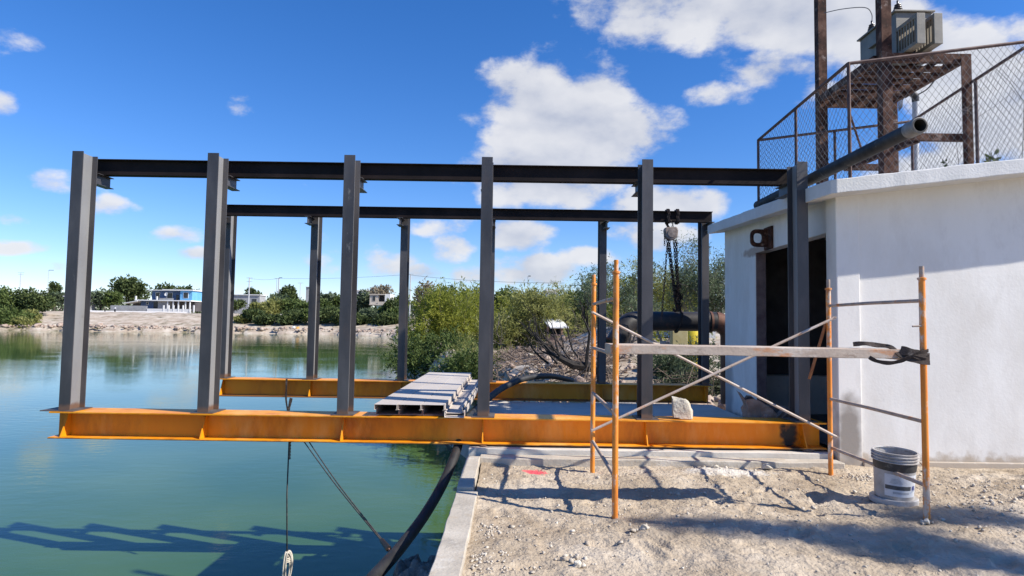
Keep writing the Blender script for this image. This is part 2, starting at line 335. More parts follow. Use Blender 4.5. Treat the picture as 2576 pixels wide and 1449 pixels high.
def I_poly(bf, h, tf, tw):      # I section, flanges along U, height along V
    a, b, t, w = bf / 2, h / 2, tf, tw / 2
    return [(-a, -b), (a, -b), (a, -b + t), (w, -b + t), (w, b - t), (a, b - t), (a, b), (-a, b), (-a, b - t), (-w, b - t), (-w, -b + t), (-a, -b + t)]
def smooth_path(P, n=8):
    P = [Vector(p) for p in P]; out = []
    for i in range(len(P) - 1):
        p0 = P[max(i - 1, 0)]; p1 = P[i]; p2 = P[i + 1]; p3 = P[min(i + 2, len(P) - 1)]
        for k in range(n):
            t = k / n
            out.append(.5 * ((2 * p1) + (p2 - p0) * t + (2 * p0 - 5 * p1 + 4 * p2 - p3) * t * t + (3 * p1 - p0 - 3 * p2 + p3) * t ** 3))
    out.append(P[-1]); return out
ICO_V = None
def ico(sub=1):
    import bmesh
    bm = bmesh.new(); bmesh.ops.create_icosphere(bm, subdivisions=sub, radius=1)
    V = np.array([v.co[:] for v in bm.verts]); F = np.array([[v.index for v in f.verts] for f in bm.faces]); bm.free(); return V, F
def hull_shape(rng, npts, sub=0):
    import bmesh
    bm = bmesh.new()
    for p in rng.normal(size=(npts, 3)):
        p = p / np.linalg.norm(p) * rng.uniform(.78, 1.08); bm.verts.new(p)
    r = bmesh.ops.convex_hull(bm, input=bm.verts)
    bmesh.ops.delete(bm, geom=[v for v in bm.verts if not v.link_faces], context='VERTS')
    if sub:
        bmesh.ops.bevel(bm, geom=bm.edges[:], offset=.07, segments=1, affect='EDGES')
        bmesh.ops.triangulate(bm, faces=bm.faces[:]); bmesh.ops.subdivide_edges(bm, edges=bm.edges[:], cuts=sub)
        bmesh.ops.triangulate(bm, faces=bm.faces[:])
        o = rng.uniform(0, 50)
        for v in bm.verts: v.co *= 1 + .10 * fbm(v.co.x * 2.2 + o, v.co.y * 2.2, v.co.z * 2.2, 5)
    bmesh.ops.recalc_face_normals(bm, faces=bm.faces[:]); bmesh.ops.triangulate(bm, faces=bm.faces[:])
    bm.verts.index_update()
    V = np.array([v.co[:] for v in bm.verts]); F = np.array([[v.index for v in f.verts] for f in bm.faces]); bm.free(); return V, F
def stones(name, pts, sizes, material, seed=0, sub=1, flat=.7, rough=.28, parent=None, smooth=False, **props):
    """angular stones: one object for a single stone, one mesh for a scatter of them"""
    rng = np.random.default_rng(seed); VV = []; FF = []; k = 0; single = len(pts) == 1
    shapes = [hull_shape(rng, 16, 2)] if single else [hull_shape(rng, int(rng.integers(9, 14))) for _ in range(14)]
    for p, s in zip(pts, sizes):
        V0, F0 = shapes[int(rng.integers(0, len(shapes)))]
        a = rng.uniform(0, 2 * math.pi); c, sn = math.cos(a), math.sin(a)
        v = V0 * np.array([rng.uniform(.8, 1.25), rng.uniform(.65, 1), flat * rng.uniform(.7, 1.15)]) * s
        v = np.stack([v[:, 0] * c - v[:, 1] * sn, v[:, 0] * sn + v[:, 1] * c, v[:, 2]], 1) + np.asarray(p)
        VV.append(v); FF.append(F0 + k); k += len(V0)
    return arrays(name, np.concatenate(VV), np.concatenate(FF), material, parent, smooth, **props)
def fbm(x, y, z=0, o=4): return mnoise.fractal(Vector((x, y, z)), 1.0, 2.0, o)

# ---------------------------------------------------------------- terrain, water
WATER_Z = -3.05
LAKE = np.array([(2.8, -80), (2.8, 10.6), (1.6, 13), (-.2, 18), (-2.3, 24), (-5, 34), (-8, 48), (-13, 78), (-22, 135), (-34, 190), (-58, 201), (-88, 204), (-123, 200), (-153, 198), (-178, 193), (-230, 150), (-260, 40), (-240, -80)], float)
def lake_sd(P):
    """distance to the shoreline, positive on land"""
    A = LAKE; B = np.roll(LAKE, -1, 0); d = np.full(len(P), 1e9); inside = np.zeros(len(P), bool)
    for a, b in zip(A, B):
        e = b - a; t = np.clip(((P - a) @ e) / (e @ e), 0, 1); q = a + t[:, None] * e
        d = np.minimum(d, np.hypot(*(P - q).T))
        c = (a[1] > P[:, 1]) != (b[1] > P[:, 1])
        with np.errstate(divide='ignore', invalid='ignore'):
            xi = (b[0] - a[0]) * (P[:, 1] - a[1]) / (b[1] - a[1]) + a[0]
        inside ^= c & (P[:, 0] < xi)
    return np.where(inside, -d, d)
def sst(a, b, x): t = np.clip((x - a) / (b - a), 0, 1); return t * t * (3 - 2 * t)
def land_height(P):
    P = np.atleast_2d(np.asarray(P, float)); sd = lake_sd(P); r = np.hypot(P[:, 0], P[:, 1])
    z = -.22 + .45 * sst(30, 60, r) + 3.2 * sst(80, 215, r) + 1.5 * sst(260, 1000, r)
    for (cx, cy, s, h) in ((4.9, 32, 1.9, 1.35), (1.6, 24, 2.0, .25), (9, 26, 4, .8)):
        z = z + h * np.exp(-((P[:, 0] - cx) ** 2 + (P[:, 1] - cy) ** 2) / (2 * s * s))
    w = 1.9 + 36 * sst(80, 180, r)
    k = sst(-.6, 1, sd / w)
    nz = np.array([fbm(x * .35, y * .35, 0, 4) * .18 + fbm(x * .06, y * .06, 3, 3) * .35 * min(1, rr / 60) if rr < 400 else 0 for x, y, rr in zip(P[:, 0], P[:, 1], r)])
    z = -4.3 + (z + 4.3) * k + nz * (r > 11.5) * np.clip(k * 1.5, 0, 1)
    return np.where(sd < -2.5, np.maximum(-4.3 + (sd + 2.5) * .15, -8), z)
def terrain():
    angs = np.concatenate([np.linspace(-50, 50, 300), np.linspace(52, 308, 70)]) * math.pi / 180
    rad = np.concatenate([[.5, 4, 7.5], np.geomspace(9, 330, 150), np.geomspace(350, 6000, 18)])
    A, R = np.meshgrid(angs, rad, indexing='ij'); P = np.stack([np.sin(A) * R, np.cos(A) * R], -1).reshape(-1, 2)
    z = land_height(P)
    near = (P[:, 0] > 3.0) & (P[:, 1] < 11.3) & (P[:, 0] < 11); z = np.where(near, -.16, z)
    na, nr = len(angs), len(rad); i = np.arange(na)[:, None]; j = np.arange(nr - 1)[None]
    i2 = (i + 1) % na
    Q = np.stack([i * nr + j, i2 * nr + j, i2 * nr + j + 1, i * nr + j + 1], -1).reshape(-1, 4)
    T = mat('shore_terrain', [(.32, .25, .19), (.45, .375, .295), (.56, .495, .41)], .95, .35, 0, .05, 3, .15, detail=10, stain=[((.13, .115, .065), .25, .52, .66), ((.56, .50, .43), .9, .58, .72)])
    arrays('terrain', np.column_stack([P, z]), Q, T, smooth=True, kind='structure')
terrain()
def water():
    M = bpy.data.materials.new('lake_water'); M.use_nodes = True; nt = M.node_tree; N = nt.nodes; L = nt.links; b = N['Principled BSDF']
    b.inputs['Roughness'].default_value = .035; b.inputs['IOR'].default_value = 1.333
    g = N.new('ShaderNodeNewGeometry')
    n0 = N.new('ShaderNodeTexNoise'); n0.inputs['Scale'].default_value = .16; n0.inputs['Detail'].default_value = 3; L.new(g.outputs['Position'], n0.inputs['Vector'])
    r = N.new('ShaderNodeValToRGB'); r.color_ramp.elements[0].position = .35; r.color_ramp.elements[1].position = .68
    r.color_ramp.elements[0].color = (.048, .108, .034, 1); r.color_ramp.elements[1].color = (.084, .148, .044, 1)
    L.new(n0.outputs['Fac'], r.inputs['Fac']); L.new(r.outputs[0], b.inputs['Base Color'])
    mp = N.new('ShaderNodeMapping'); mp.inputs['Scale'].default_value = (1, 1.9, 1); mp.inputs['Rotation'].default_value = (0, 0, math.radians(-28)); L.new(g.outputs['Position'], mp.inputs['Vector'])
    n1 = N.new('ShaderNodeTexNoise'); n1.inputs['Scale'].default_value = 1.3; n1.inputs['Detail'].default_value = 4; n1.inputs['Roughness'].default_value = .55; L.new(mp.outputs[0], n1.inputs['Vector'])
    n2 = N.new('ShaderNodeTexNoise'); n2.inputs['Scale'].default_value = 7; n2.inputs['Detail'].default_value = 2; L.new(mp.outputs[0], n2.inputs['Vector'])
    a = N.new('ShaderNodeMath'); a.operation = 'MULTIPLY_ADD'; a.inputs[1].default_value = .12; L.new(n2.outputs['Fac'], a.inputs[0]); L.new(n1.outputs['Fac'], a.inputs[2])
    wp = N.new('ShaderNodeTexNoise'); wp.inputs['Scale'].default_value = .09; wp.inputs['Detail'].default_value = 3; L.new(mp.outputs[0], wp.inputs['Vector'])
    wr = N.new('ShaderNodeMapRange'); wr.inputs['From Min'].default_value = .38; wr.inputs['From Max'].default_value = .66; wr.inputs['To Min'].default_value = .35; wr.inputs['To Max'].default_value = 1.0; L.new(wp.outputs['Fac'], wr.inputs['Value'])
    bp = N.new('ShaderNodeBump'); bp.inputs['Distance'].default_value = .010; L.new(wr.outputs[0], bp.inputs['Strength']); L.new(a.outputs[0], bp.inputs['Height']); L.new(bp.outputs[0], b.inputs['Normal'])
    mb = MB(); mb.add([(-400, -120, WATER_Z), (30, -120, WATER_Z), (30, 225, WATER_Z), (-400, 225, WATER_Z)], [(0, 1, 2, 3)])
    mb.build('lake_water', M, kind='structure')
water()

# ---------------------------------------------------------------- quay: foundation block, steps, kerb, dirt yard
def wobble_box(x0, x1, y0, y1, z0, z1, n=(1, 1, 1), amp=.006, seed=0):
    """box with subdivided, slightly uneven faces"""
    import bmesh
    bm = bmesh.new()
    xs = np.linspace(x0, x1, n[0] + 1); ys = np.linspace(y0, y1, n[1] + 1); zs = np.linspace(z0, z1, n[2] + 1); cache = {}
    def vt(i, j, k):
        if (i, j, k) not in cache:
            p = Vector((xs[i], ys[j], zs[k])); q = p * 3 + Vector((seed, 0, 0))
            d = Vector((fbm(q.x, q.y, q.z), fbm(q.x + 9, q.y, q.z), fbm(q.x, q.y + 9, q.z))) * amp
            cache[(i, j, k)] = bm.verts.new(p + d)
        return cache[(i, j, k)]
    X, Y, Z = n
    for i in range(X):
        for j in range(Y):
            bm.faces.new([vt(i, j, 0), vt(i, j + 1, 0), vt(i + 1, j + 1, 0), vt(i + 1, j, 0)]); bm.faces.new([vt(i, j, Z), vt(i + 1, j, Z), vt(i + 1, j + 1, Z), vt(i, j + 1, Z)])
    for i in range(X):
        for k in range(Z):
            bm.faces.new([vt(i, 0, k), vt(i + 1, 0, k), vt(i + 1, 0, k + 1), vt(i, 0, k + 1)]); bm.faces.new([vt(i, Y, k), vt(i, Y, k + 1), vt(i + 1, Y, k + 1), vt(i + 1, Y, k)])
    for j in range(Y):
        for k in range(Z):
            bm.faces.new([vt(0, j, k), vt(0, j, k + 1), vt(0, j + 1, k + 1), vt(0, j + 1, k)]); bm.faces.new([vt(X, j, k), vt(X, j + 1, k), vt(X, j + 1, k + 1), vt(X, j, k + 1)])
    me = bpy.data.meshes.new('m'); bm.to_mesh(me); bm.free(); return me
link('deck_foundation', wobble_box(-.46, 3.58, 7.055, 11.25, -3.8, .135, (50, 40, 6), .006), DECK, smooth='auto', bevel=.008, kind='structure')
link('foundation_step', wobble_box(-.32, 3.60, 6.84, 7.052, -.5, .078, (60, 3, 3), .008, 3), CONC, smooth='auto', bevel=.008, kind='structure')
link('kerb', wobble_box(-.46, -.315, 5.62, 6.90, -3.8, .085, (3, 30, 8), .006, 5), CONC, smooth='auto', bevel=.008, kind='structure')
link('kerb', wobble_box(-.462, -.275, .6, 5.615, -3.8, .055, (3, 90, 8), .007, 8), CONC, smooth='auto', bevel=.008, kind='structure')

def ground_z(x, y):
    z = .035 * fbm(x * .9, y * .9, 1, 4) + .012 * fbm(x * 5, y * 5, 4, 3)
    # rough spoil by the wall on the right
    g = math.exp(-((x - 5.3) ** 2 / 1.1 + (y - 6.1) ** 2 / .5))
    z += g * (.05 + .07 * abs(fbm(x * 3.2, y * 3.2, 9, 4)))
    g2 = math.exp(-((x - 2.15) ** 2 / .14 + (y - 6.62) ** 2 / .03)); z += g2 * .045
    if y > 6.5: z += (y - 6.5) * .02
    return z
def dirt():
    xs = np.concatenate([np.arange(-.30, 6.4, .022), np.geomspace(6.42, 16, 24)]); ys = np.concatenate([np.linspace(-4, 2.9, 12), np.arange(2.95, 6.86, .022)])
    ys2 = ys
    V = [];
    for x in xs:
        for y in ys2:
            z = ground_z(x, y)
            z += .013 * (fbm(x * 12, y * 12, 2, 3)) + .010 * max(0, fbm(x * 30, y * 30, 5, 3) - .05)
            if x < -.2: z = min(z, .03)
            V.append((x, y, z))
    V = np.array(V); rng = np.random.default_rng(21)
    for _ in range(70):     # scuffs and footprints pressed into the dirt
        cx, cy, a = rng.uniform(-.1, 6), rng.uniform(3.0, 6.6), rng.uniform(0, math.pi); dx, dy = V[:, 0] - cx, V[:, 1] - cy
        u = (dx * math.cos(a) + dy * math.sin(a)) / rng.uniform(.10, .16); w = (-dx * math.sin(a) + dy * math.cos(a)) / rng.uniform(.04, .06); q = u * u + w * w
        V[:, 2] += np.where(q < 6, -.020 * np.exp(-q * q) + .010 * np.exp(-(q - 1.9) ** 2 * 2.5), 0)
    n, m = len(xs), len(ys2); i = np.arange(n - 1)[:, None]; j = np.arange(m - 1)[None]
    Q = np.stack([i * m + j, (i + 1) * m + j, (i + 1) * m + j + 1, i * m + j + 1], -1).reshape(-1, 4)
    arrays('dirt_ground', V, Q, DIRT, smooth=True, kind='structure')
    # strip between the step and the building wall
    xs = np.linspace(3.6, 16, 120); ys = np.linspace(6.80, 7.1, 5); V = [(x, y, ground_z(x, y) - .004) for x in xs for y in ys]
    n, m = len(xs), len(ys); i = np.arange(n - 1)[:, None]; j = np.arange(m - 1)[None]
    Q = np.stack([i * m + j, (i + 1) * m + j, (i + 1) * m + j + 1, i * m + j + 1], -1).reshape(-1, 4)
    arrays('dirt_strip', V, Q, DIRT, smooth=True, kind='structure')
dirt()
def pebbles():
    rng = np.random.default_rng(4); P = []; R = []
    while len(P) < 7000:
        x = rng.uniform(-.25, 6.2); y = rng.uniform(2.6, 6.82); k = fbm(x * .8, y * .8, 7, 3)
        if rng.random() > .38 + k * .9: continue
        s = rng.choice([.0045, .007, .011, .017, .026], p=[.46, .33, .15, .05, .01]) * rng.uniform(.7, 1.25)
        P.append((x, y, ground_z(x, y) + s * .25)); R.append(s)
    # loose heaps: by the kerb, by the post, by the white spill
    for (px, py, n, sp, sm) in ((2165, 1197, 60, .10, .02), (1175, 1395, 70, .10, .017), (1215, 1330, 50, .08, .015), (1830, 1172, 45, .16, .022), (1450, 1400, 16, .06, .03), (1620, 1330, 12, .05, .03), (2540, 1255, 40, .25, .03), (1250, 1420, 50, .12, .018), (2500, 1340, 30, .3, .02), (2330, 1316, 6, .05, .03)):
        c = atz(px, py, .02)
        for _ in range(n):
            x = c.x + rng.normal(0, sp); y = c.y + rng.normal(0, sp * .6)
            if x < -.24 or y > 6.82: continue
            s = sm * rng.uniform(.35, 1.2); P.append((x, y, ground_z(x, y) + s * .3)); R.append(s)
    stones('gravel', P, R, PEB, 5, 1, .75, .3, smooth=False, kind='stuff')
pebbles()
# a few single stones one can tell apart
for k, (px, py, s, lab) in enumerate(((1452, 1412, .045, 'palest fist-sized stone in the dirt near the bottom edge, beside a dark hollow'), (1622, 1331, .035, 'lone pale stone in the dirt right of the front left scaffold foot'), (2331, 1318, .040, 'round stone touching the foot of the right front scaffold post'))):
    c = atz(px, py, .02); tag(stones('stone', [(c.x, c.y, ground_z(c.x, c.y) + s * .4)], [s], PALE, 20 + k, 2, .8, .16, smooth=False), lab, 'stone')
for k, (px, py, s, lab) in enumerate(((1905, 1152, .07, 'largest whitish rubble lump on the cement spill below the yellow beam'), (1800, 1166, .05, 'smaller left whitish lump on the cement spill below the yellow beam'))):
    c = atz(px, py + 12, .03); tag(stones('cement_lump', [(c.x, min(c.y, 6.76), .045)], [s], PALE, 30 + k, 2, .6, .2, smooth=False), lab, 'lump')
def bank_rock():
    V = []; xs = np.linspace(-1.75, -.40, 90); ys = np.linspace(2.6, 6.0, 190)
    for x in xs:
        for y in ys:
            edge = -.88 + .10 * fbm(y * 1.6, 3, 2, 3)
            t = float(sst(edge - .42, edge + .05, np.array([x]))[0]); e = 1 - float(sst(5.15, 5.75, np.array([y + .25 * fbm(x * 2, y, 1, 2)]))[0])
            top = -.35 + .13 * fbm(x * 2.6, y * 2.6, 0, 6) + .09 * abs(fbm(x * 6, y * 6, 7, 4)) + .10 * (x + .5)
            V.append((x, y, -3.6 + (top + 3.6) * t * e + .09 * fbm(x * 7, y * 7, 3, 4)))
    n, m = len(xs), len(ys); i = np.arange(n - 1)[:, None]; j = np.arange(m - 1)[None]
    Q = np.stack([i * m + j, (i + 1) * m + j, (i + 1) * m + j + 1, i * m + j + 1], -1).reshape(-1, 4)
    arrays('bank_rock', V, Q, ROCK, smooth=True, kind='structure')
bank_rock()

# ---------------------------------------------------------------- steel frames
def frame(near):
    Yc = 7.33 if near else 11.53            # beam centre line
    zt, zb = (.455, .155) if near else (.455, .14)
    sgn = 1 if near else -1                 # runway stands on the inner side of the columns
    lab = ('nearer steel gantry of six dark columns standing on a long yellow floor beam' if near else
           'farther steel gantry of dark columns on a yellow beam, chain hoist on its rail')
    T = thing('steel_gantry', (-.8, Yc, zb), lab, 'gantry', 'steel gantries of the pump platform')
    x0, x1 = (-5.20, 3.57) if near else (at(553, 975, 11.37).x, 3.60)
    b = MB().extrude(I_poly(.36, zt - zb, .016, .012), (x0, Yc, (zt + zb) / 2), (0, 1, 0), (0, 0, 1), (x1 - x0, 0, 0)).build('floor_beam', YELLOW, T, bevel=.002)
    if near:
        cx = [at(196.0, 379, 7.2).x, at(536.7, 384, 7.2).x, at(880, 390, 7.2).x, at(1226, 397, 7.2).x, at(1629.5, 403, 7.2).x, at(2017.8, 408, 7.2).x]
        ztop = 3.452
    else:
        cx = [at(566, 700, 11.4).x, at(787, 700, 11.4).x, at(1014, 700, 11.4).x, at(1234, 700, 11.4).x, at(1517, 700, 11.4).x, at(1775, 700, 11.4).x]
        ztop = 3.56
    for i, x in enumerate(cx):
        # tapered stiffener plates under each column, both faces of the web
        for s in (-1, 1):
            o = .174; q = .045
            P = [(x - .006, Yc + s * .008, zb + .018), (x + .006, Yc + s * .008, zb + .018), (x + .006, Yc + s * o, zb + .018), (x - .006, Yc + s * o, zb + .018)]
            Q = [(x - .006, Yc + s * .008, zt - .018), (x + .006, Yc + s * .008, zt - .018), (x + .006, Yc + s * q, zt - .018), (x - .006, Yc + s * q, zt - .018)]
            MB().hexa(P + Q).build('stiffener', YELLOW, b, label='tapered yellow web plate under a column')
        c = MB().box(x - .064, x + .064, Yc - .13, Yc - .119, zt + .0125, ztop).box(x - .064, x + .064, Yc + .119, Yc + .13, zt + .0125, ztop).build('column', STEEL, T, bevel=.0015)
        MB().box(x - .0045, x + .0045, Yc - .1195, Yc + .1195, zt + .0125, ztop - .002).build('web', WEB, c, label='column web, its sunlit sheen coloured in as lighter grey')
        e = -.13 if (near and i == 0) else 0
        MB().box(x - .12 + e, x + .13, Yc - .165, Yc + .165, zt + .001, zt + .012).build('base_plate', PLATE, c)
        # bracket: short I stub on the inner face, the rail sits on it
        zr = 3.255 if near else 3.385
        yb = Yc + sgn * .131
        MB().extrude(I_poly(.10, .135, .008, .006), (x + (.035 if near and i < 3 else (-.035 if near else (-.04 if i < 3 else .03))), yb, zr - .069), (1, 0, 0), (0, 0, 1), (0, sgn * .29, 0)).build('bracket', STEEL, c)
        # weld dirt at the foot
    yr = Yc + sgn * (.27 if near else .30)
    r0, r1, h = (at(250, 400, yr).x - .02, at(1982, 430, yr).x, .195) if near else (at(566, 520, yr).x, at(1791, 540, yr).x, .195)
    zr = 3.255 if near else 3.385
    MB().extrude(I_poly(.11, h, .011, .008), (r0, yr, zr + h / 2), (0, 1, 0), (0, 0, 1), (r1 - r0, 0, 0)).build('runway_rail', RUNWAY, T, bevel=.0015)
    return T, cx
NF, NCX = frame(True)
FF_, FCX = frame(False)
def shim(px, py, w, d, h, m_, lab, seed):
    p = at(px, py, 7.2); tag(stones('packing_piece', [(p.x, 7.19, .142)], [w], m_, seed, 2, h / w * 1.1, .10), lab, 'packing')
shim(1216, 1124, .075, .1, .022, RUSTP, 'rusty packing plate squeezed under the yellow beam at the quay corner', 3)
shim(2030, 1138, .085, .1, .028, DRYWOOD, 'broken wooden wedge under the yellow beam beside the building corner', 6)

# ---------------------------------------------------------------- building
def zslab(x, y): return 2.945 + .125 * (x - 3.36) + .04 * (y - 6.6)
BX0, BX1, BY0, BY1 = 3.65, 9.0, 7.02, 10.75
B = thing('pump_house', (6.3, 8.9, 0), 'white plastered pump house with sloping roof slab and open dark doorway on the right', 'building')
def wallpiece(name, x0, x1, y0, y1, z0, z1, m_=WALL, par=None, bev=.006):
    if z1 is None:
        P = [(x0, y0, z0), (x1, y0, z0), (x1, y1, z0), (x0, y1, z0)]; Q = [(x, y, zslab(x, y) + .06) for x, y, _ in P]
        return MB().hexa(P + Q).build(name, m_, par or B, bevel=bev)
    return MB().box(x0, x1, y0, y1, z0, z1).build(name, m_, par or B, bevel=bev)
T_ = .16
wallpiece('front_wall', BX0 + .23, BX1, BY0, BY0 + T_, -.3, None)
wallpiece('pilaster', BX0 - .03, BX0 + .232, BY0 - .03, BY0 + .20, -.3, None, bev=.01)
wallpiece('side_wall', BX0, BX0 + T_, 9.40, BY1, -.3, None)
wallpiece('lintel', BX0 + .002, BX0 + T_, BY0 + .195, 9.405, 2.63, None)
wallpiece('back_wall', BX0 + T_, BX1, BY1 - T_, BY1 - .002, -.3, None)
wallpiece('end_wall', BX1 - T_, BX1 - .002, BY0 + T_, BY1 - T_, -.3, None)
MB().box(BX0 + .01, BX0 + T_ - .01, 9.385, 9.3985, .14, 2.63).build('door_jamb', JAMB, B)
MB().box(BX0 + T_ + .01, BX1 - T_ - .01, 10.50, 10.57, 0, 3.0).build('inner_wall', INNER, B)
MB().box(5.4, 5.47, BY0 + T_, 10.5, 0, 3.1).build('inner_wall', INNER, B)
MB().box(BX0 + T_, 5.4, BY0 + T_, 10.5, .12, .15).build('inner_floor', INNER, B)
MB().box(3.95, 5.3, 10.1, 10.35, .15, .75).build('inner_ledge', DECK, B)
MB().box(BX0 + .235, BX1, BY0 - .045, BY0 - .002, -.2, .075).build('wall_footing', WALL, B, bevel=.01)
def roof():
    x0, x1, y0, y1 = 3.38, BX1 + .3, 6.59, BY1 + .08
    # cut corner at the front left
    ring = [(x0, y1), (x0, y0 + .03), (x0 + .05, y0), (x1, y0), (x1, y1)]
    import bmesh
    bm = bmesh.new(); lo = []; hi = []
    pts = []
    for i in range(len(ring)):
        a = Vector((*ring[i], 0)); b = Vector((*ring[(i + 1) % len(ring)], 0)); n = max(1, int((b - a).length / .12))
        for k in range(n): pts.append(a.lerp(b, k / n))
    for p in pts:
        w = .008 * fbm(p.x * 3, p.y * 3, 1, 3)
        lo.append(bm.verts.new((p.x + w, p.y + w, zslab(p.x, p.y) + .006 * fbm(p.x * 4, p.y * 4, 5, 3))))
        hi.append(bm.verts.new((p.x + w, p.y + w, zslab(p.x, p.y) + .155 + .010 * fbm(p.x * 4, p.y * 4, 9, 3))))
    n = len(pts)
    for i in range(n): j = (i + 1) % n; bm.faces.new([lo[j], lo[i], hi[i], hi[j]])
    bm.faces.new(lo); bm.faces.new(hi[::-1]); bmesh.ops.recalc_face_normals(bm, faces=bm.faces)
    me = bpy.data.meshes.new('roof_slab'); bm.to_mesh(me); bm.free()
    link('roof_slab', me, ROOFM, B, bevel=.008)
roof()
def lug():
    # D-shaped lifting lug welded to a plate above the doorway, sticking out of the wall
    yc, zc, x = 8.87, 2.785, 3.645
    pts_o = []; pts_i = []
    w, h, rr = .27, .125, .075
    def rounded(x_in, x_out, hh, r):
        P = [(x_in, -hh), (x_out + r, -hh)]
        P += [(x_out + r - r * math.sin(a), -hh + r - r * math.cos(a)) for a in np.linspace(.2, math.pi / 2, 6)]
        P += [(x_out + r - r * math.cos(a), hh - r + r * math.sin(a)) for a in np.linspace(.2, math.pi / 2, 6)]
        P += [(x_in, hh)]; return P
    o = rounded(x, x - w, h, .08); n = len(o)
    cx_, cz_ = x - .165, 0
    inn = [(cx_ + .062 * math.copysign(min(1, abs(math.cos(a)) ** .7), math.cos(a)), cz_ + .07 * math.copysign(abs(math.sin(a)) ** .7, math.sin(a))) for a in np.linspace(0, 2 * math.pi, 25)[:-1]]
    import bmesh
    bm = bmesh.new(); t = .03
    m = len(inn)
    # outer resampled by angle around the hole
    def outer_at(a):
        d = Vector((math.cos(a), math.sin(a))); best = None
        for i in range(n):
            p = Vector(o[i]); q = Vector(o[(i + 1) % n]); e = q - p; c = Vector((cx_, cz_))
            den = d.x * e.y - d.y * e.x
            if abs(den) < 1e-9: continue
            s = ((p.x - c.x) * e.y - (p.y - c.y) * e.x) / den; u = ((p.x - c.x) * d.y - (p.y - c.y) * d.x) / den
            if s > 0 and -1e-6 <= u <= 1 + 1e-6 and (best is None or s < best): best = s
        return (cx_ + d.x * best, cz_ + d.y * best)
    ia = [math.atan2(q - cz_, p - cx_) for p, q in inn]; oo = [outer_at(a) for a in ia]
    rings = []
    for yy in (yc - t / 2, yc + t / 2):
        rings.append(([bm.verts.new((p, yy, zc + q)) for p, q in inn], [bm.verts.new((p, yy, zc + q)) for p, q in oo]))
    (i0, o0), (i1, o1) = rings
    for k in range(m):
        l = (k + 1) % m
        bm.faces.new([i0[k], o0[k], o0[l], i0[l]]); bm.faces.new([i1[l], o1[l], o1[k], i1[k]]); bm.faces.new([o0[k], o1[k], o1[l], o0[l]]); bm.faces.new([i0[l], i1[l], i1[k], i0[k]])
    bmesh.ops.recalc_face_normals(bm, faces=bm.faces)
    me = bpy.data.meshes.new('lifting_lug'); bm.to_mesh(me); bm.free()
    lg = link('lifting_lug', me, RUST, B, label='rusty ring-shaped lifting lug above the doorway')
    MB().box(3.618, 3.649, yc - .13, yc + .13, zc - .16, zc + .16).build('lug_plate', RUST, lg, bevel=.003)
    MB().extrude([(0, -.11), (-.09, -.11), (-.02, .12), (0, .12)], (3.62, yc + .05, zc), (1, 0, 0), (0, 0, 1), (0, .02, 0)).build('lug_rib', RUST, lg)
lug()

# ---------------------------------------------------------------- things on the roof
def rz(x, y): return zslab(x, y) + .155
def fence():
    T = thing('roof_fence', (4.5, 7.5, rz(4.5, 7.5)), 'rusty chain link fence railing round the pump house roof', 'fence')
    FA = Vector((3.45, 8.72, 0)); FB = Vector((3.47, 6.78, 0))
    ztop = lambda x, y: 4.18 + .19 * (8.8 - y) / 2.17 + .14 * (x - 3.5)
    corners = [(3.47, 8.80), (3.50, 6.80), (5.62, 6.80), (5.66, 8.80)]
    # front run stands close to the slab edge, side run along its left edge
    posts = [(3.47, 8.80), (3.53, 7.75), (3.60, 6.64), (5.62, 6.64), (5.65, 7.55), (5.66, 8.80), (4.56, 8.80)]
    for (x, y) in posts:
        MB().tube([(x, y, rz(x, y) - .02), (x, y, ztop(x, y))], .019, 8).build('post', RAIL, T, smooth='auto')
    # inclined strut of the front corner
    MB().tube([(3.60, 6.64, 3.85), (4.1, 7.3, 3.62)], .012, 6).build('strut', RUST, T)
    runs = [((3.47, 8.80), (3.60, 6.64)), ((3.60, 6.64), (6.60, 6.64)), ((3.47, 8.80), (5.66, 8.80)), ((5.66, 8.80), (5.62, 6.0))]
    for a, b in runs:
        A = Vector((*a, ztop(*a))); Bq = Vector((*b, ztop(*b)))
        if b[0] > 6 or b[1] < 6.5:
            Bq = A.lerp(Bq, .9 if b[0] > 6 else .72)
        MB().tube([A, Bq], .019, 8).build('rail', RAIL, T, smooth='auto')
        n = int((Bq - A).length / .075); mb = MB(); s = .0019
        H0 = lambda p: rz(p.x, p.y) + .01
        for i in range(-14, n + 14):
            for sg in (1, -1):
                t0 = i / n; hh = 1.0; dt = (hh / (Bq - A).length) * .95
                # a wire slanting across the panel, clipped to its ends
                ta, tb = t0, t0 + sg * dt; za, zb_ = 0, 1
                def cl(t, z, t2, z2):
                    if t < 0: z = z + (z2 - z) * (0 - t) / (t2 - t); t = 0
                    if t > 1: z = z + (z2 - z) * (1 - t) / (t2 - t); t = 1
                    return t, z
                if max(ta, tb) <= 0 or min(ta, tb) >= 1: continue
                qa = cl(ta, za, tb, zb_); qb = cl(tb, zb_, ta, za)
                pa = A.lerp(Bq, qa[0]); pb = A.lerp(Bq, qb[0])
                pa = Vector((pa.x, pa.y, H0(pa) + (pa.z - H0(pa)) * qa[1])); pb = Vector((pb.x, pb.y, H0(pb) + (pb.z - H0(pb)) * qb[1]))
                if (pa - pb).length > .03: mb.tube([pa, pb], s, 3, cap=False)
        mb.build('chain_link_mesh', GALV, T)
fence()
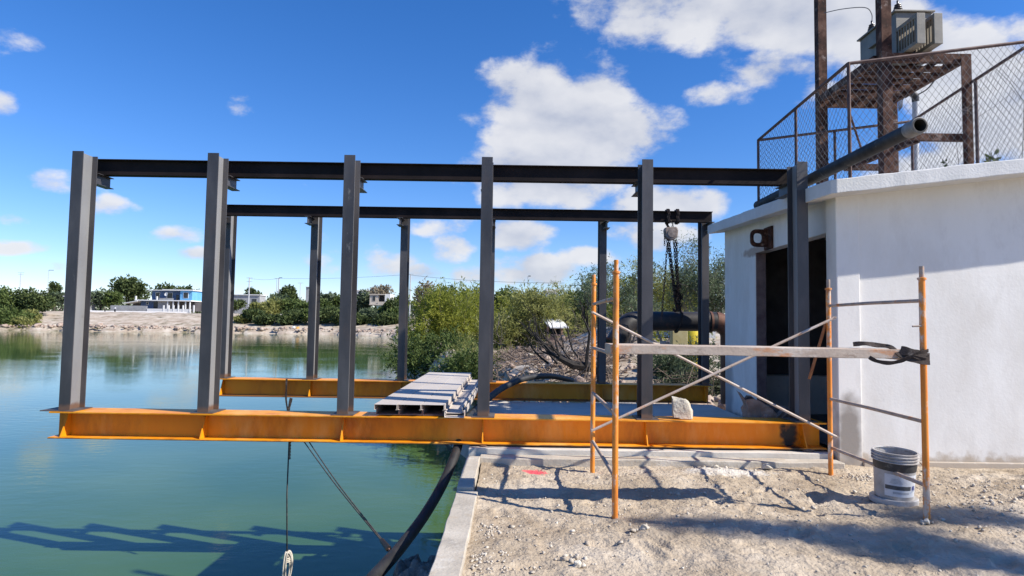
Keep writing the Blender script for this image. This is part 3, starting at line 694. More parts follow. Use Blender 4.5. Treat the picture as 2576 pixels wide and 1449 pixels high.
def stand():
    T = thing('transformer_stand', (5.05, 8.4, rz(5.05, 8.4)), 'rusty steel stand on the roof carrying the transformer, two posts run out of view', 'stand')
    x0, x1, y0, y1, zp = 4.53, 5.58, 7.66, 9.15, 4.90
    for (x, y, top) in ((x0 + .02, y1, 7.2), (x0 + .07, y0, 7.2), (x1, y0, zp + .04), (x1, y1, zp)):
        mb = MB(); b = rz(x, y) - .02; w = .125; t = .012
        mb.extrude([(-w / 2, -w / 2), (w / 2, -w / 2), (w / 2, -w / 2 + t), (-w / 2 + t, -w / 2 + t), (-w / 2 + t, w / 2), (-w / 2, w / 2)] if x < 5 else [(w / 2, -w / 2), (w / 2, w / 2), (w / 2 - t, w / 2), (w / 2 - t, -w / 2 + t), (-w / 2, -w / 2 + t), (-w / 2, -w / 2)], (x, y, b), (1, 0, 0), (0, 1, 0), (0, 0, top - b))
        mb.build('leg', RUST, T, bevel=.001)
    for a, b in (((x0, y0, zp), (x1, y0, zp)), ((x0, y1, zp), (x1, y1, zp)), ((x0, y0 + .06, zp), (x0, y1, zp)), ((x1, y0 + .06, zp), (x1, y1, zp))):
        MB().bar(a, b, .06, .11).build('top_beam', RUST, T, bevel=.002)
    for a, b in (((x0, y0, 3.90), (x1, y0, 3.90)), ((x0, y1, 3.90), (x1, y1, 3.90)), ((5.0, y0, 3.88), (4.9, y1, 3.88)), ((x0, y1 - .02, 4.83), (x1, y1 - .02, 4.83))):
        MB().bar(a, b, .06, .09).build('lower_beam', RUST, T, bevel=.002)
    for k, y in enumerate(np.linspace(y0 + .24, y1 - .16, 6)):
        MB().box(x0 + .03, x1 - .03, y - .048, y + .048, zp - .055 + .003 * k, zp - .012 + .003 * k).build('cross_slat', RUST, T)
    for x in (4.78, 5.12, 5.36): MB().box(x - .03, x + .03, y0 + .04, y1 - .04, zp + .012, zp + .056).build('skid', RUST, T)
stand()
def transformer():
    zb = 4.958
    T = thing('transformer', (5.1, 8.2, zb), 'grey power transformer with cooling radiators and ribbed insulators on the rusty roof stand', 'transformer')
    x0, x1, y0, y1, zt = 4.84, 5.30, 7.80, 8.62, 5.56
    MB().box(x0, x1, y0, y1, zb, zt).build('tank', TANK, T, bevel=.008)
    MB().box(x0 - .03, x1 + .03, y0 - .03, y1 + .03, zt + .001, zt + .022).build('lid', TANK, T, bevel=.003)
    MB().box(x0 - .05, x0 - .001, 8.02, 8.34, 5.32, 5.37).build('lifting_ear', TANK, T)
    MB().box(x0 - .035, x0 - .001, 7.86, 8.2, 5.02, 5.05).build('lifting_ear', TANK, T)
    for xr in (4.845, 5.055):
        R = MB().box(xr, xr + .10, 7.42, 7.80, 5.30, 5.35).build('radiator', FIN, T, bevel=.004)
        MB().box(xr, xr + .10, 7.42, 7.80, 4.972, 5.02).build('header', FIN, R, bevel=.004)
        for k in range(7):
            y = 7.43 + k * .054; MB().box(xr + .004, xr + .096, y, y + .022, 5.02, 5.30).build('fin', FIN, R)
        MB().box(xr - .002, xr + .102, 7.395, 7.4195, 4.972, 5.35).build('end_fin', TANK, R, bevel=.004)
    for (x, y, s) in ((4.93, 8.48, .15), (4.95, 7.93, .16), (5.18, 8.2, .15)):
        prof = [(.0, 0), (.062, 0)]
        for k in range(5): r = .068 - k * .007; prof += [(r * .55, .028 * k + .012), (r, .028 * k + .022), (r * .95, .028 * k + .030), (r * .55, .028 * k + .034)]
        prof += [(.013, .16), (.013, .20), (0, .20)]
        MB().lathe(prof, (x, y, zt + .022), 14).build('bushing', CERAM, T, smooth='auto')
    w = MB().tube(smooth_path([(4.93, 8.48, zt + .20), (4.93, 8.48, 5.88), (4.85, 8.5, 5.98), (4.65, 8.7, 6.06), (4.53, 9.0, 6.15)], 8), .006, 5).build('lead_wire', GALV, T)
transformer()
def conduit():
    T = thing('service_mast', (6.05, 9.35, 3.7), 'grey conduit mast with weatherhead and hanging cable ends behind the roof stand', 'service mast')
    MB().tube([(6.05, 9.35, rz(6.05, 9.35) - .02), (6.08, 9.35, 4.98)], .045, 12).build('mast', PVC, T, smooth='auto')
    MB().tube(smooth_path([(6.08, 9.35, 4.97), (6.06, 9.34, 5.06), (5.98, 9.33, 5.10), (5.90, 9.32, 5.06)], 6), [.05] * 19, 12).build('weatherhead', BLACKP, T, smooth='auto')
    for k in range(4):
        MB().tube(smooth_path([(5.92, 9.32, 5.05), (5.86 - .02 * k, 9.31, 5.00), (5.84 - .015 * k, 9.3, 4.86 - .02 * k)], 5), .007, 5).build('cable_end', BLACKP, T)
    MB().tube(smooth_path([(6.08, 9.33, 5.06), (6.2, 9.2, 5.15), (6.3, 9.0, 5.45)], 5), .010, 5).build('drop_cable', BLACKP, T)
conduit()
def roofpipe():
    # hollow steel pipe lying along the roof edge, its open end towards the camera
    a = Vector((3.52, 8.95, 3.268)); b = Vector((3.56, 5.42, 3.315)); d = (b - a); L_ = d.length; dn = d.normalized()
    mb = MB(); R = Vector((0, 0, 1)).rotation_difference(dn)
    mb.lathe([(.054, L_ - .5), (.054, L_), (.066, L_), (.066, 0), (.054, 0)], a, 24, axis=dn)
    o = mb.build('steel_pipe', mat('greased_steel_pipe', [(.018, .018, .019), (.055, .052, .05)], .6, 5, .0, .002, 30, .3, stain=((.20, .185, .17), 5, .60, .74)), smooth='auto')
    mb = MB().lathe([(.0545, L_ - .6), (.0, L_ - .6)], a, 24, axis=dn).build('inner_dark', INNER, o)
    MB().lathe([(.0665, L_ - .16), (.073, L_ - .15), (.073, L_ - .004), (.0665, L_ - .002)], a, 24, axis=dn).build('end_collar', mat('worn_collar', [(.16, .15, .14), (.30, .28, .26)], .6, 14), o, smooth='auto')
    tag(o, 'long steel pipe lying along the roof edge, its open end jutting towards the viewer', 'pipe')
roofpipe()

# ---------------------------------------------------------------- scaffold
XL, XR, Y1, Y2 = .846, 3.335, 5.10, 6.64
def scaffold():
    T = thing('scaffold', ((XL + XR) / 2, (Y1 + Y2) / 2, 0), 'orange tubular scaffold bay with crossed braces standing on the dirt before the frame', 'scaffold')
    r = .0245
    for (x, y, top) in ((XL, Y1, 1.955), (XR, Y1, 1.94), (XL + .02, Y2, 1.955), (XR + .015, Y2, 1.94)):
        g = ground_z(x, y)
        p = MB().tube([(x, y, g - .01), (x, y, .5), (x, y, 1.0), (x, y, 1.5), (x, y, top)], r, 14).build('post', ORANGE, T, smooth='auto')
        MB().lathe([(r + .001, -.012), (r + .009, -.010), (r + .009, .006), (r * .8, .010)], (x, y, top), 14).build('collar', ORANGE, p, smooth='auto')
        MB().tube([(x, y, top - .02), (x, y, top + .10)], .0185, 12).build('coupling_pin', RUNGM if x > 2 else ORANGE, p, smooth='auto')
    for (x, zs) in ((XL, (.31, .81, 1.28, 1.74)), (XR, (.28, .785, 1.275, 1.76))):
        for z in zs:
            MB().tube([(x, Y1 + r * .9, z), (x + .008, (Y1 + Y2) / 2, z + .004), (x + .018, Y2 - r * .9, z)], .0165, 10).build('rung', RUNGM, T, smooth='auto')
    yb = Y2 - .045
    for a, b in (((XL + .0, yb, 1.655), (XR + .05, yb - .02, .40)), ((XL, yb - .03, .43), (XR + .035, yb - .045, 1.635))):
        o = MB().tube([a, b], .0135, 8).build('cross_brace', SCAFGREY, T, smooth='auto')
        for q in (a, b): MB().tube([(q[0], q[1] - .02, q[2]), (q[0], q[1] + .05, q[2])], .011, 8).build('brace_lock', RUNGM, o)
    MB().tube([(XR + .0, Y2 + .02, 1.60), (XR - .17, Y2 + .06, .98)], .016, 8).build('hanging_brace', mat('orange_rust_bar', [(.30, .10, .03), (.42, .16, .05)], .7, 9), T, smooth='auto')
    MB().tube([(XR - .09, Y1 - .01, 1.55), (XR - .01, Y1 - .01, 1.555)], .008, 6).build('lock_pin', RUNGM, T)
scaffold()
def board():
    me = wobble_box(.80, 3.30, 5.10, 5.43, 1.298, 1.372, (60, 4, 3), .004, 2)
    o = link('scaffold_board', me, BOARD, smooth='auto', bevel=.004)
    o.rotation_euler = (0, .004, 0)
    tag(o, 'long cement-splashed board lying across the orange scaffold rungs', 'board')
board()
def ribbon(mb, path, w, nrm, t=.004):
    P = smooth_path(path, 7); m = len(P); o = len(mb.v)
    for i, p in enumerate(P):
        tg = (P[min(i + 1, m - 1)] - P[max(i - 1, 0)]).normalized(); nn = Vector(nrm(i / (m - 1))); u = tg.cross(nn).normalized(); nn = u.cross(tg)
        ww = w * (1 + .12 * math.sin(i * .6))
        for (a, b) in ((-ww / 2, -t), (ww / 2, -t), (ww / 2, t), (-ww / 2, t)): mb.v.append(tuple(p + u * a + nn * b))
    for i in range(m - 1):
        for k in range(4): k2 = (k + 1) % 4; mb.f.append((o + i * 4 + k, o + i * 4 + k2, o + i * 4 + 4 + k2, o + i * 4 + 4 + k))
    mb.f.append((o + 3, o + 2, o + 1, o)); e = o + (m - 1) * 4; mb.f.append((e, e + 1, e + 2, e + 3))
def strap():
    T = thing('strap', (3.25, 5.1, 1.3), 'dark torn cloth strap tying the board to the right scaffold post', 'strap')
    f = lambda px, py, y: at(px, py, y)
    mb = MB(); ribbon(mb, [f(2146, 866, 5.22), f(2175, 864, 5.18), f(2205, 868, 5.17), f(2240, 873, 5.14), f(2262, 892, 5.09), f(2285, 903, 5.06), f(2310, 909, 5.04), f(2339, 913, 5.04)], .036, lambda t: (0, -1, .6 - .4 * t)); mb.build('strap_band', RAG, T)
    mb = MB(); ribbon(mb, [f(2187, 899, 5.1), f(2205, 908, 5.09), f(2235, 913, 5.08), f(2262, 909, 5.07), f(2290, 898, 5.05), f(2315, 888, 5.045), f(2335, 882, 5.06)], .030, lambda t: (0, -1, -.3)); mb.build('strap_loop', RAG, T)
    mb = MB(); ribbon(mb, [f(2265, 881, 5.10), f(2290, 886, 5.06), f(2312, 893, 5.045), f(2338, 899, 5.06)], .07, lambda t: (.1, -1, .2)); mb.build('strap_knot', RAG, T)
    mb = MB(); ribbon(mb, [f(2270, 899, 5.10), f(2295, 897, 5.05), f(2325, 905, 5.04), f(2337, 898, 5.05)], .035, lambda t: (0, -1, -.5)); mb.build('strap_tail', RAG, T)
strap()

# ---------------------------------------------------------------- bucket
def bucket():
    c = Vector((3.41, 5.66, ground_z(3.41, 5.66) + .004)); H_ = .40
    T = thing('bucket', c, 'dented white plastic paint bucket standing on its lid beside the scaffold post', 'bucket')
    MB().lathe([(0, 0), (.182, 0), (.190, .006), (.190, .05), (.182, .056), (.160, .050), (0, .046)], c, 40).build('lid', BUCKET, T, smooth='auto', label='dusty flat lid under the bucket')
    b = c + Vector((0, 0, .052)); tilt = Vector((.02, -.05, 1)).normalized()
    R = lambda z: .150 + .022 * z / H_
    prof = [(0, .004), (R(0) - .006, 0), (R(0), .010), (R(.26), .26)]
    body = MB().lathe(prof + [(R(.27) + .001, .272), (R(.27) + .004, .29), (R(.30), .30), (R(.3), .325)], b, 44, axis=tilt).build('body', BUCKET, T, smooth='auto')
    prof = []
    z = .318
    for k in range(3):
        prof += [(R(z) + .001, z), (R(z) + .017, z + .005), (R(z) + .017, z + .012), (R(z) + .002, z + .017)]; z += .025
    prof += [(R(z) + .003, z), (R(z) + .010, z + .004), (R(z) + .010, z + .012), (R(z) - .004, z + .012), (R(z) - .008, z)]
    MB().lathe(prof, b, 44, axis=tilt).build('rim', BUCKET, body, smooth='auto')
    MB().lathe([(R(.38), z), (R(.2) - .010, .18), (R(.1) - .012, .06), (0, .05)], b, 40, axis=tilt).build('inside', BUCKIN, body, smooth=True)
    MB().lathe([(R(.255) + .002, .250), (R(.272) + .003, .271), (R(.29) + .0045, .29), (R(.31) + .003, .330)], b, 44, axis=tilt).build('dark_band', BLACKPL, body, smooth=True)
    def patch(name, z0, z1, a0, a1, off, m_):
        MB().lathe([(R(z0) + off, z0), (R((z0 + z1) / 2) + off, (z0 + z1) / 2), (R(z1) + off, z1)], b, 14, axis=tilt, a0=math.radians(a0), a1=math.radians(a1)).build(name, m_, body, smooth=True)
    patch('label', .035, .225, 212, 318, .0012, LABELM)
    patch('label_stripe', .095, .130, 214, 290, .0026, INKM)
    patch('label_badge', .096, .132, 295, 308, .0026, INKB)
    for k in range(4): patch('label_print', .150 + k * .011, .155 + k * .011, 226 + 2 * k, 262 - 3 * k, .0026, INKG)
    patch('label_print', .060, .078, 236, 284, .0026, INKG)
    patch('label_tick', .165, .205, 297, 303, .0026, INKM)
    # handle ear and wire bail hanging on the right
    e = b + tilt * .31 + Vector((.170, -.01, 0))
    MB().tube(smooth_path([e, e + Vector((.03, -.02, .0)), e + Vector((.05, -.05, -.05)), e + Vector((.035, -.10, -.13)), e + Vector((-.03, -.16, -.16))], 6), .0035, 6).build('bail', RUSTP, body)
    MB().lathe([(0, -.012), (.018, -.012), (.018, .008), (0, .008)], e, 12, axis=(1, 0, 0)).build('ear', BUCKET, body)
bucket()

# ---------------------------------------------------------------- purlins stacked across the two beams
def purlins():
    zt = .455; w, h, t, lip = .258, .062, .004, .018
    C = [(-w / 2, 0), (-w / 2, h), (w / 2, h), (w / 2, 0), (w / 2 - lip, 0), (w / 2 - lip, t), (w / 2 - t, t), (w / 2 - t, h - t), (-w / 2 + t, h - t), (-w / 2 + t, t), (-w / 2 + lip, t), (-w / 2 + lip, 0)]
    U = [(a, h - b) for a, b in C][::-1]
    x0 = at(941, 1019, 7.14).x + w / 2
    words = ('left', 'middle', 'right')
    for k in range(3):
        x = x0 + k * (w + .007)
        o = MB().extrude(U, (x + .01, 7.21, zt + .013), (1, 0, 0), (0, 0, 1), (.012, 4.5, .0)).build('steel_purlin', PURLIND); tag(o, f'brown channel purlin in the lower layer of the stack, under the {words[k]} pale one', 'purlin', 'purlins stacked across the beams')
        o = MB().extrude(C, (x, 7.14 + .012 * k, zt + .013 + h + .001), (1, 0, 0), (0, 0, 1), (.012, 4.62, .0)).build('steel_purlin', PURLIN, bevel=.001); tag(o, f'{words[k]} one of three pale upturned channel purlins on top of the stack', 'purlin', 'purlins stacked across the beams')
    x = x0 + 3 * w - .005; w2 = .222; s = w2 / w
    U2 = [(a * s, b * 1.05) for a, b in U]
    o = MB().extrude(U2, (x + .01, 7.10, zt + .006), (1, 0, 0), (0, 0, 1), (.02, 4.5, .0)).build('steel_purlin', PURLIN, bevel=.001)
    tag(o, 'pale channel purlin lying open side up at the right of the stack', 'purlin', 'purlins stacked across the beams')
    o = MB().extrude(U2, (x - .02, 7.26, zt + .03), (1, 0, 0), (0, 0, 1), (.03, 4.3, .0)).build('steel_purlin', PURLIN, bevel=.001)
    tag(o, 'pale channel purlin nested inside the open one at the right of the stack', 'purlin', 'purlins stacked across the beams')
purlins()

# ---------------------------------------------------------------- stone block, sack
def block():
    import bmesh
    bm = bmesh.new(); rng = random.Random(5); c = at(1716, 1032, 7.34); c.z = .59
    P = [(-.125, -.09, -.115), (.10, -.11, -.135), (.155, .06, -.135), (-.10, .11, -.115), (-.135, -.07, .10), (.03, -.09, .115), (.105, -.02, .055), (.06, .09, .10), (-.11, .09, .135), (.12, -.07, -.03)]
    for p in P: bm.verts.new(p)
    bmesh.ops.convex_hull(bm, input=bm.verts)
    bmesh.ops.subdivide_edges(bm, edges=bm.edges, cuts=4, use_grid_fill=True)
    for v in bm.verts:
        v.co += v.co.normalized() * .014 * fbm(v.co.x * 14, v.co.y * 14, v.co.z * 14, 4); v.co = v.co * .9 + c + Vector((0, 0, -.012))
    me = bpy.data.meshes.new('stone_block'); bm.to_mesh(me); bm.free()
    o = link('stone_block', me, PALE, smooth='auto'); tag(o, 'jagged white limestone block standing on the yellow beam', 'stone')
block()
def sack():
    c = Vector((3.14, 7.92, .13)); T = thing('cement_sack', c, 'crumpled torn brown paper cement sack on the deck by the doorway', 'sack')
    def crumple(name, n, m, fn, M_, seed):
        V = []
        for j in range(m + 1):
            for i in range(n): V.append(fn(i / n * 2 * math.pi, j / m))
        F = [(j * n + i, j * n + (i + 1) % n, (j + 1) * n + (i + 1) % n, (j + 1) * n + i) for j in range(m) for i in range(n)]
        MB().add(V, F).build(name, M_, T)
    def f(a, t):
        r = .10 + .13 * t ** .8; k = fbm(math.cos(a) * 2.2, math.sin(a) * 2.2, t * 2.5, 3)
        r *= 1 + .35 * k
        top = .33 + .12 * math.cos(a - 2.9) + .10 * abs(math.sin(2.5 * a)) * t + .06 * k
        return (c.x + .02 + r * 1.25 * math.cos(a), c.y + r * .8 * math.sin(a), c.z + .06 + t * top * .95)
    crumple('outer_paper', 26, 9, f, PAPER, 1)
    def g(a, t):
        q = Vector(f(a, .25 + .72 * t)); ctr = Vector((c.x + .02, c.y, q.z)); return tuple(ctr + (q - ctr) * .93)
    crumple('inner_paper', 26, 8, g, PAPERIN, 2)
    def h(a, t):
        r = .20 * (1 - t * .55); k = fbm(math.cos(a) * 3, math.sin(a) * 3, t * 2 + 5, 3); r *= 1 + .4 * k
        return (c.x + .20 + r * math.cos(a), c.y + .02 + r * .7 * math.sin(a), c.z + .01 + .16 * t * (1 + k))
    crumple('folded_paper', 22, 7, h, PAPER, 3)
    # torn flap pointing right
    V = []; n = 6
    for i in range(n + 1):
        t = i / n
        V += [(c.x + .10 + .20 * t, c.y - .10, c.z + .22 + .10 * t + .02 * math.sin(9 * t)), (c.x + .10 + .16 * t, c.y - .05 + .03 * t, c.z + .30 + .13 * t * t)]
    MB().add(V, [(2 * i, 2 * i + 2, 2 * i + 3, 2 * i + 1) for i in range(n)]).build('torn_flap', PAPER, T)
sack()

# ---------------------------------------------------------------- hoist, chain, big pipe
def chain(mb, p0, p1, pitch=.042, r=.0055, sag=0):
    p0 = Vector(p0); p1 = Vector(p1); L_ = (p1 - p0).length; n = max(2, int(L_ / pitch)); d = (p1 - p0).normalized()
    U = d.orthogonal().normalized(); W = d.cross(U)
    for i in range(n):
        c = p0.lerp(p1, (i + .5) / n) + Vector((0, 0, -sag * 4 * ((i + .5) / n) * (1 - (i + .5) / n))); s = U if i % 2 else W
        a = pitch * .68; b = pitch * .33
        pts = [c + d * (a * math.cos(q)) + s * (b * math.sin(q)) for q in np.linspace(0, 2 * math.pi, 9)[:-1]]
        mb.tube(pts, r, 4, closed=True)
def hoist():
    yr = 11.23; x = at(1687, 580, yr).x
    T = thing('chain_hoist', (x, yr, 3.38), 'hand chain hoist hanging by a chain from the farther top rail', 'chain hoist')
    mb = MB()
    for dx in (-.07, .10):
        for k in range(2):
            xx = x + dx + .025 * k
            P = [(xx, yr - .075, 3.37), (xx, yr - .075, 3.60), (xx, yr + .075, 3.60), (xx, yr + .075, 3.37)]
            for i in range(4): chain(mb, P[i], P[(i + 1) % 4], .05, .010)
    mb.build('beam_chain', CHAINM, T)
    body = MB()
    zc = at(1688, 588, yr).z
    prof = [(-.125, .06), (-.10, .11), (.10, .12), (.125, .06), (.115, -.05), (.06, -.11), (-.03, -.13), (-.10, -.07)]
    body.extrude(prof, (x, yr - .07, zc), (1, 0, 0), (0, 0, 1), (0, .14, 0)).build('body', HOISTM, T, bevel=.02)
    MB().lathe([(0, -.085), (.075, -.08), (.085, -.06), (.085, -.01)], (x + .01, yr, zc), 18, axis=(0, 1, 0)).build('wheel_cover', HOISTM, T, smooth='auto')
    hook = [(x - .03, yr, zc + .10), (x - .05, yr, zc + .14), (x - .075, yr, zc + .19), (x - .05, yr, zc + .235), (x - .01, yr, zc + .235), (x + .015, yr, zc + .20)]
    MB().tube(smooth_path(hook, 5), [.022] * 20 + [.020] * 6, 8).build('top_hook', CHAINM, T, smooth=True)
    mb = MB(); chain(mb, (x + .035, yr, zc + .10), (x + .04, yr, 3.39), .04, .007); mb.build('top_chain', CHAINM, T)
    tgt = at(1698, 778, 11.75)
    zb = zc - .12
    for (dx, q, tx, ty) in ((-.06, .0, -.03, 0), (-.02, .02, -.01, .02), (.06, 0, .02, 0), (.095, -.02, .045, .02)):
        mb = MB(); chain(mb, (x + dx, yr + q, zb), (tgt.x + tx, tgt.y + ty - .15, tgt.z + .10), .05, .0085); mb.build('load_chain', CHAINM, T)
    mb = MB(); chain(mb, (x - .06, yr - .03, zb), (at(1665, 790, 11.5).x, 11.5, at(1665, 795, 11.5).z), .05, .007); mb.build('hand_chain', CHAINM, T)
    mb = MB(); chain(mb, (x - .115, yr - .03, zc - .02), (x - .115, yr - .03, zc - .22), .04, .006); mb.build('chain_tail', CHAINM, T)
    # bundle of slack chain and lower hook
    mb = MB(); rng = random.Random(3)
    for k in range(26):
        p = Vector((tgt.x + rng.gauss(0, .035), tgt.y - .12 + rng.gauss(0, .03), tgt.z + .08 + rng.uniform(-.02, .42)))
        chain(mb, p, p + Vector((rng.gauss(0, .02), rng.gauss(0, .02), -.10)), .05, .0085)
    mb.build('slack_chain', CHAINM, T)
    MB().tube(smooth_path([(tgt.x, tgt.y - .13, tgt.z + .12), (tgt.x + .02, tgt.y - .13, tgt.z + .02), (tgt.x - .03, tgt.y - .12, tgt.z - .04), (tgt.x - .06, tgt.y - .1, tgt.z + .01)], 5), .02, 8).build('lower_hook', CHAINM, T, smooth=True)
hoist()
def bigpipe():
    y = 11.92; zc = at(1700, 809, y).z; R = .183; xl = at(1600, 800, y).x; xr = at(1800, 805, y).x
    T = thing('water_pipe', (3.0, y, zc), 'thick black water main with elbows slung from the chain hoist behind the frame', 'pipe')
    MB().tube([(xl, y, zc), (xr, y, zc + .01)], R, 28).build('pipe_run', BLACKP, T, smooth='auto')
    c = Vector((xl, y, zc - .30)); P = [c + Vector((-.30 * math.sin(a), -.12 * math.sin(a), .30 * math.cos(a))) for a in np.linspace(0, math.radians(62), 9)]
    P.append(P[-1] + (P[-1] - P[-2]).normalized() * .34)
    MB().tube(P, [R] * len(P), 24).build('elbow', BLACKP, T, smooth='auto')
    d = (P[-1] - P[-2]).normalized()
    MB().lathe([(R + .002, -.02), (R + .03, -.02), (R + .03, .015), (R + .002, .015)], P[-1], 24, axis=d).build('flange', RUSTP, T, smooth='auto')
    c = Vector((xr, y, zc - .28)); P = [c + Vector((.28 * math.sin(a), 0, .29 * math.cos(a))) for a in np.linspace(0, math.radians(90), 9)]
    P += [P[-1] + Vector((0, 0, -.3)), P[-1] + Vector((0, 0, -.9)), P[-1] + Vector((0, 0, -1.25))]
    MB().tube(P, [R] * len(P), 24).build('elbow', RUSTP, T, smooth='auto')
    MB().lathe([(R + .002, -.02), (R + .02, -.02), (R + .02, .02), (R + .002, .02)], (xr - .1, y, zc), 24, axis=(1, 0, 0)).build('flange', RUSTP, T, smooth='auto')
    # sling round the pipe
    x = at(1703, 800, y).x; S_ = []
    for a in np.linspace(-math.pi, math.pi, 25)[:-1]:
        S_.append((x + .05 * math.cos(a) + .03, y + (R + .015) * math.sin(a), zc + (R + .018) * math.cos(a)))
    o = MB(); o.tube(S_, .022, 6, closed=True)
    o.tube([(x + .07, y - .02, zc + R + .02), (x - .02, y - .12, zc + R + .16)], .02, 6)
    o.tube([(x + .03, y + .03, zc + R + .02), (x - .03, y - .1, zc + R + .16)], .02, 6)
    tag(o.build('lifting_sling', RAG, smooth=True), 'dark sling looped round the black water main under the hoist', 'sling')
bigpipe()

# ---------------------------------------------------------------- hose, ropes, cables
def hoses():
    P = [at(1440, 957, 12.3), at(1385, 946, 11.7), at(1325, 951, 11.1), at(1275, 970, 10.6), at(1240, 993, 10.1), Vector((-.50, 9.5, .24)), Vector((-.60, 8.8, .20)), Vector((-.615, 8.0, .19)),
         at(1152, 1122, 7.25), at(1120, 1205, 6.7), at(1072, 1290, 6.15), at(1015, 1368, 5.55), at(970, 1420, 5.1), at(925, 1470, 4.7), at(880, 1530, 4.3)]
    P[-1].z = max(P[-1].z, -.6)
    o = MB().tube(smooth_path(P, 7), .052, 16).build('rubber_hose', HOSE, smooth=True)
    tag(o, 'thick black rubber hose arching over the deck and down past the kerb to the rock', 'hose')
hoses()
def ropes():
    x = at(727, 1120, 7.36).x; a = Vector((x, 7.36, .155)); z0 = at(722, 1388, 7.36).z
    T = thing('hanging_rope', a, 'thin rope ending in a pale knotted coil, hanging from the yellow beam above the water', 'rope')
    MB().tube([a, (x - .005, 7.36, (z0 + a.z) / 2), (at(722, 1388, 7.36).x, 7.36, z0)], .008, 6).build('rope_line', DROPE, T, smooth=True)
    MB().tube([(x + .004 * math.sin(k * 1.9) + .012, 7.36 + .008 * math.cos(k * 1.9), .155 - k * .011) for k in range(22)], .010, 6).build('rope_end', mat('brown_rope', [(.20, .13, .09), (.34, .25, .19)], .9, 30), T, smooth=True)
    cx = at(722, 1420, 7.36).x; mb = MB(); rng = random.Random(8)
    for k in range(6):
        w = .042 + .012 * rng.random(); h = .15 + .04 * rng.random(); o = rng.uniform(-.015, .02); ph = rng.uniform(-.4, .4)
        P = [(cx + o + w * math.sin(a) * (.6 + .4 * math.cos(a / 2)) + .02 * ph, 7.36 + .03 * math.sin(a + ph) + .012 * (k - 3), z0 - h + h * math.cos(a)) for a in np.linspace(0, 2 * math.pi, 25)[:-1]]
        mb.tube(P, .0085, 7, closed=True)
    mb.tube([(cx + .035 * math.cos(a), 7.36 + .045 * math.sin(a), z0 - .05 - .003 * a) for a in np.linspace(0, 6 * math.pi, 50)], .0085, 7)
    mb.build('coil', ROPEM, T, smooth=True)
    e = at(966, 1366, 5.5)
    T = thing('steel_cable', e, 'pair of thin dark cables running from under the beam to the shore rock', 'cable')
    for (px, dx) in ((757, -.02), (770, .02)):
        s = at(px, 1118, 7.4); s.z = .16
        mid = s.lerp(e, .5) + Vector((0, 0, -.03))
        MB().tube(smooth_path([s, mid, e + Vector((dx * .3, 0, 0))], 10), .0065, 6).build('strand', DROPE, T, smooth=True)
    d = (e - at(770, 1118, 7.4)).normalized()
    MB().tube([e - d * .05, e + d * .10], [.02, .026], 8).build('clamp', BLACKP, T, smooth='auto')
    MB().tube([e + d * .08, e + d * .22 + Vector((.02, 0, -.04))], .012, 6).build('anchor_rod', RUSTP, T)
    xs = at(721, 980, 11.35).x
    mb = MB(); ribbon(mb, [(xs, 11.335, .47), (xs, 11.332, .30), (xs, 11.335, .12), (xs + .05, 11.3, -.10)], .03, lambda t: (0, -1, 0), .003)
    ribbon(mb, [(xs + .09, 11.34, .13), (xs + .07, 11.33, .0), (xs + .05, 11.31, -.12)], .05, lambda t: (0, -1, 0), .004)
    tag(mb.build('hanging_strap', RAG), 'short dark strap wrapped round the farther yellow beam, its ends dangling', 'strap')
ropes()

# ---------------------------------------------------------------- vegetation
def leaves(ells, n, length, width, rng, spike=.5, shell=.55, up=.25, clump=0):
    """diamond leaves filling a set of ellipsoids (cx,cy,cz,rx,ry,rz)"""
    E = np.array(ells, float); vol = E[:, 3] * E[:, 4] * E[:, 5]; idx = rng.choice(len(E), n, p=vol ** .7 / (vol ** .7).sum()); e = E[idx]
    d = rng.normal(size=(n, 3)); d /= np.linalg.norm(d, axis=1)[:, None]
    r = (shell + (1 - shell) * rng.random(n)) * np.where(rng.random(n) < .22, rng.random(n), 1)
    if clump:
        k = max(3, n // clump); cd = rng.normal(size=(k, 3)); cd /= np.linalg.norm(cd, axis=1)[:, None]; ci = rng.integers(0, k, n)
        d = cd[ci] + rng.normal(size=(n, 3)) * .17; d /= np.linalg.norm(d, axis=1)[:, None]
        r = r * (.80 + .32 * rng.random(k))[ci]
    p = e[:, :3] + d * r[:, None] * e[:, 3:]
    t = d * spike + rng.normal(size=(n, 3)) * .55 + np.array([0, 0, up]); t /= np.linalg.norm(t, axis=1)[:, None]
    a = rng.normal(size=(n, 3)); s = np.cross(t, a); s /= np.linalg.norm(s, axis=1)[:, None]
    L_ = length * rng.uniform(.6, 1.4, n)[:, None]; W_ = width * rng.uniform(.6, 1.4, n)[:, None]
    V = np.stack([p, p + t * L_ * .45 + s * W_ * .5, p + t * L_, p + t * L_ * .45 - s * W_ * .5], 1).reshape(-1, 3)
    Q = np.arange(4 * n).reshape(n, 4); return V, Q
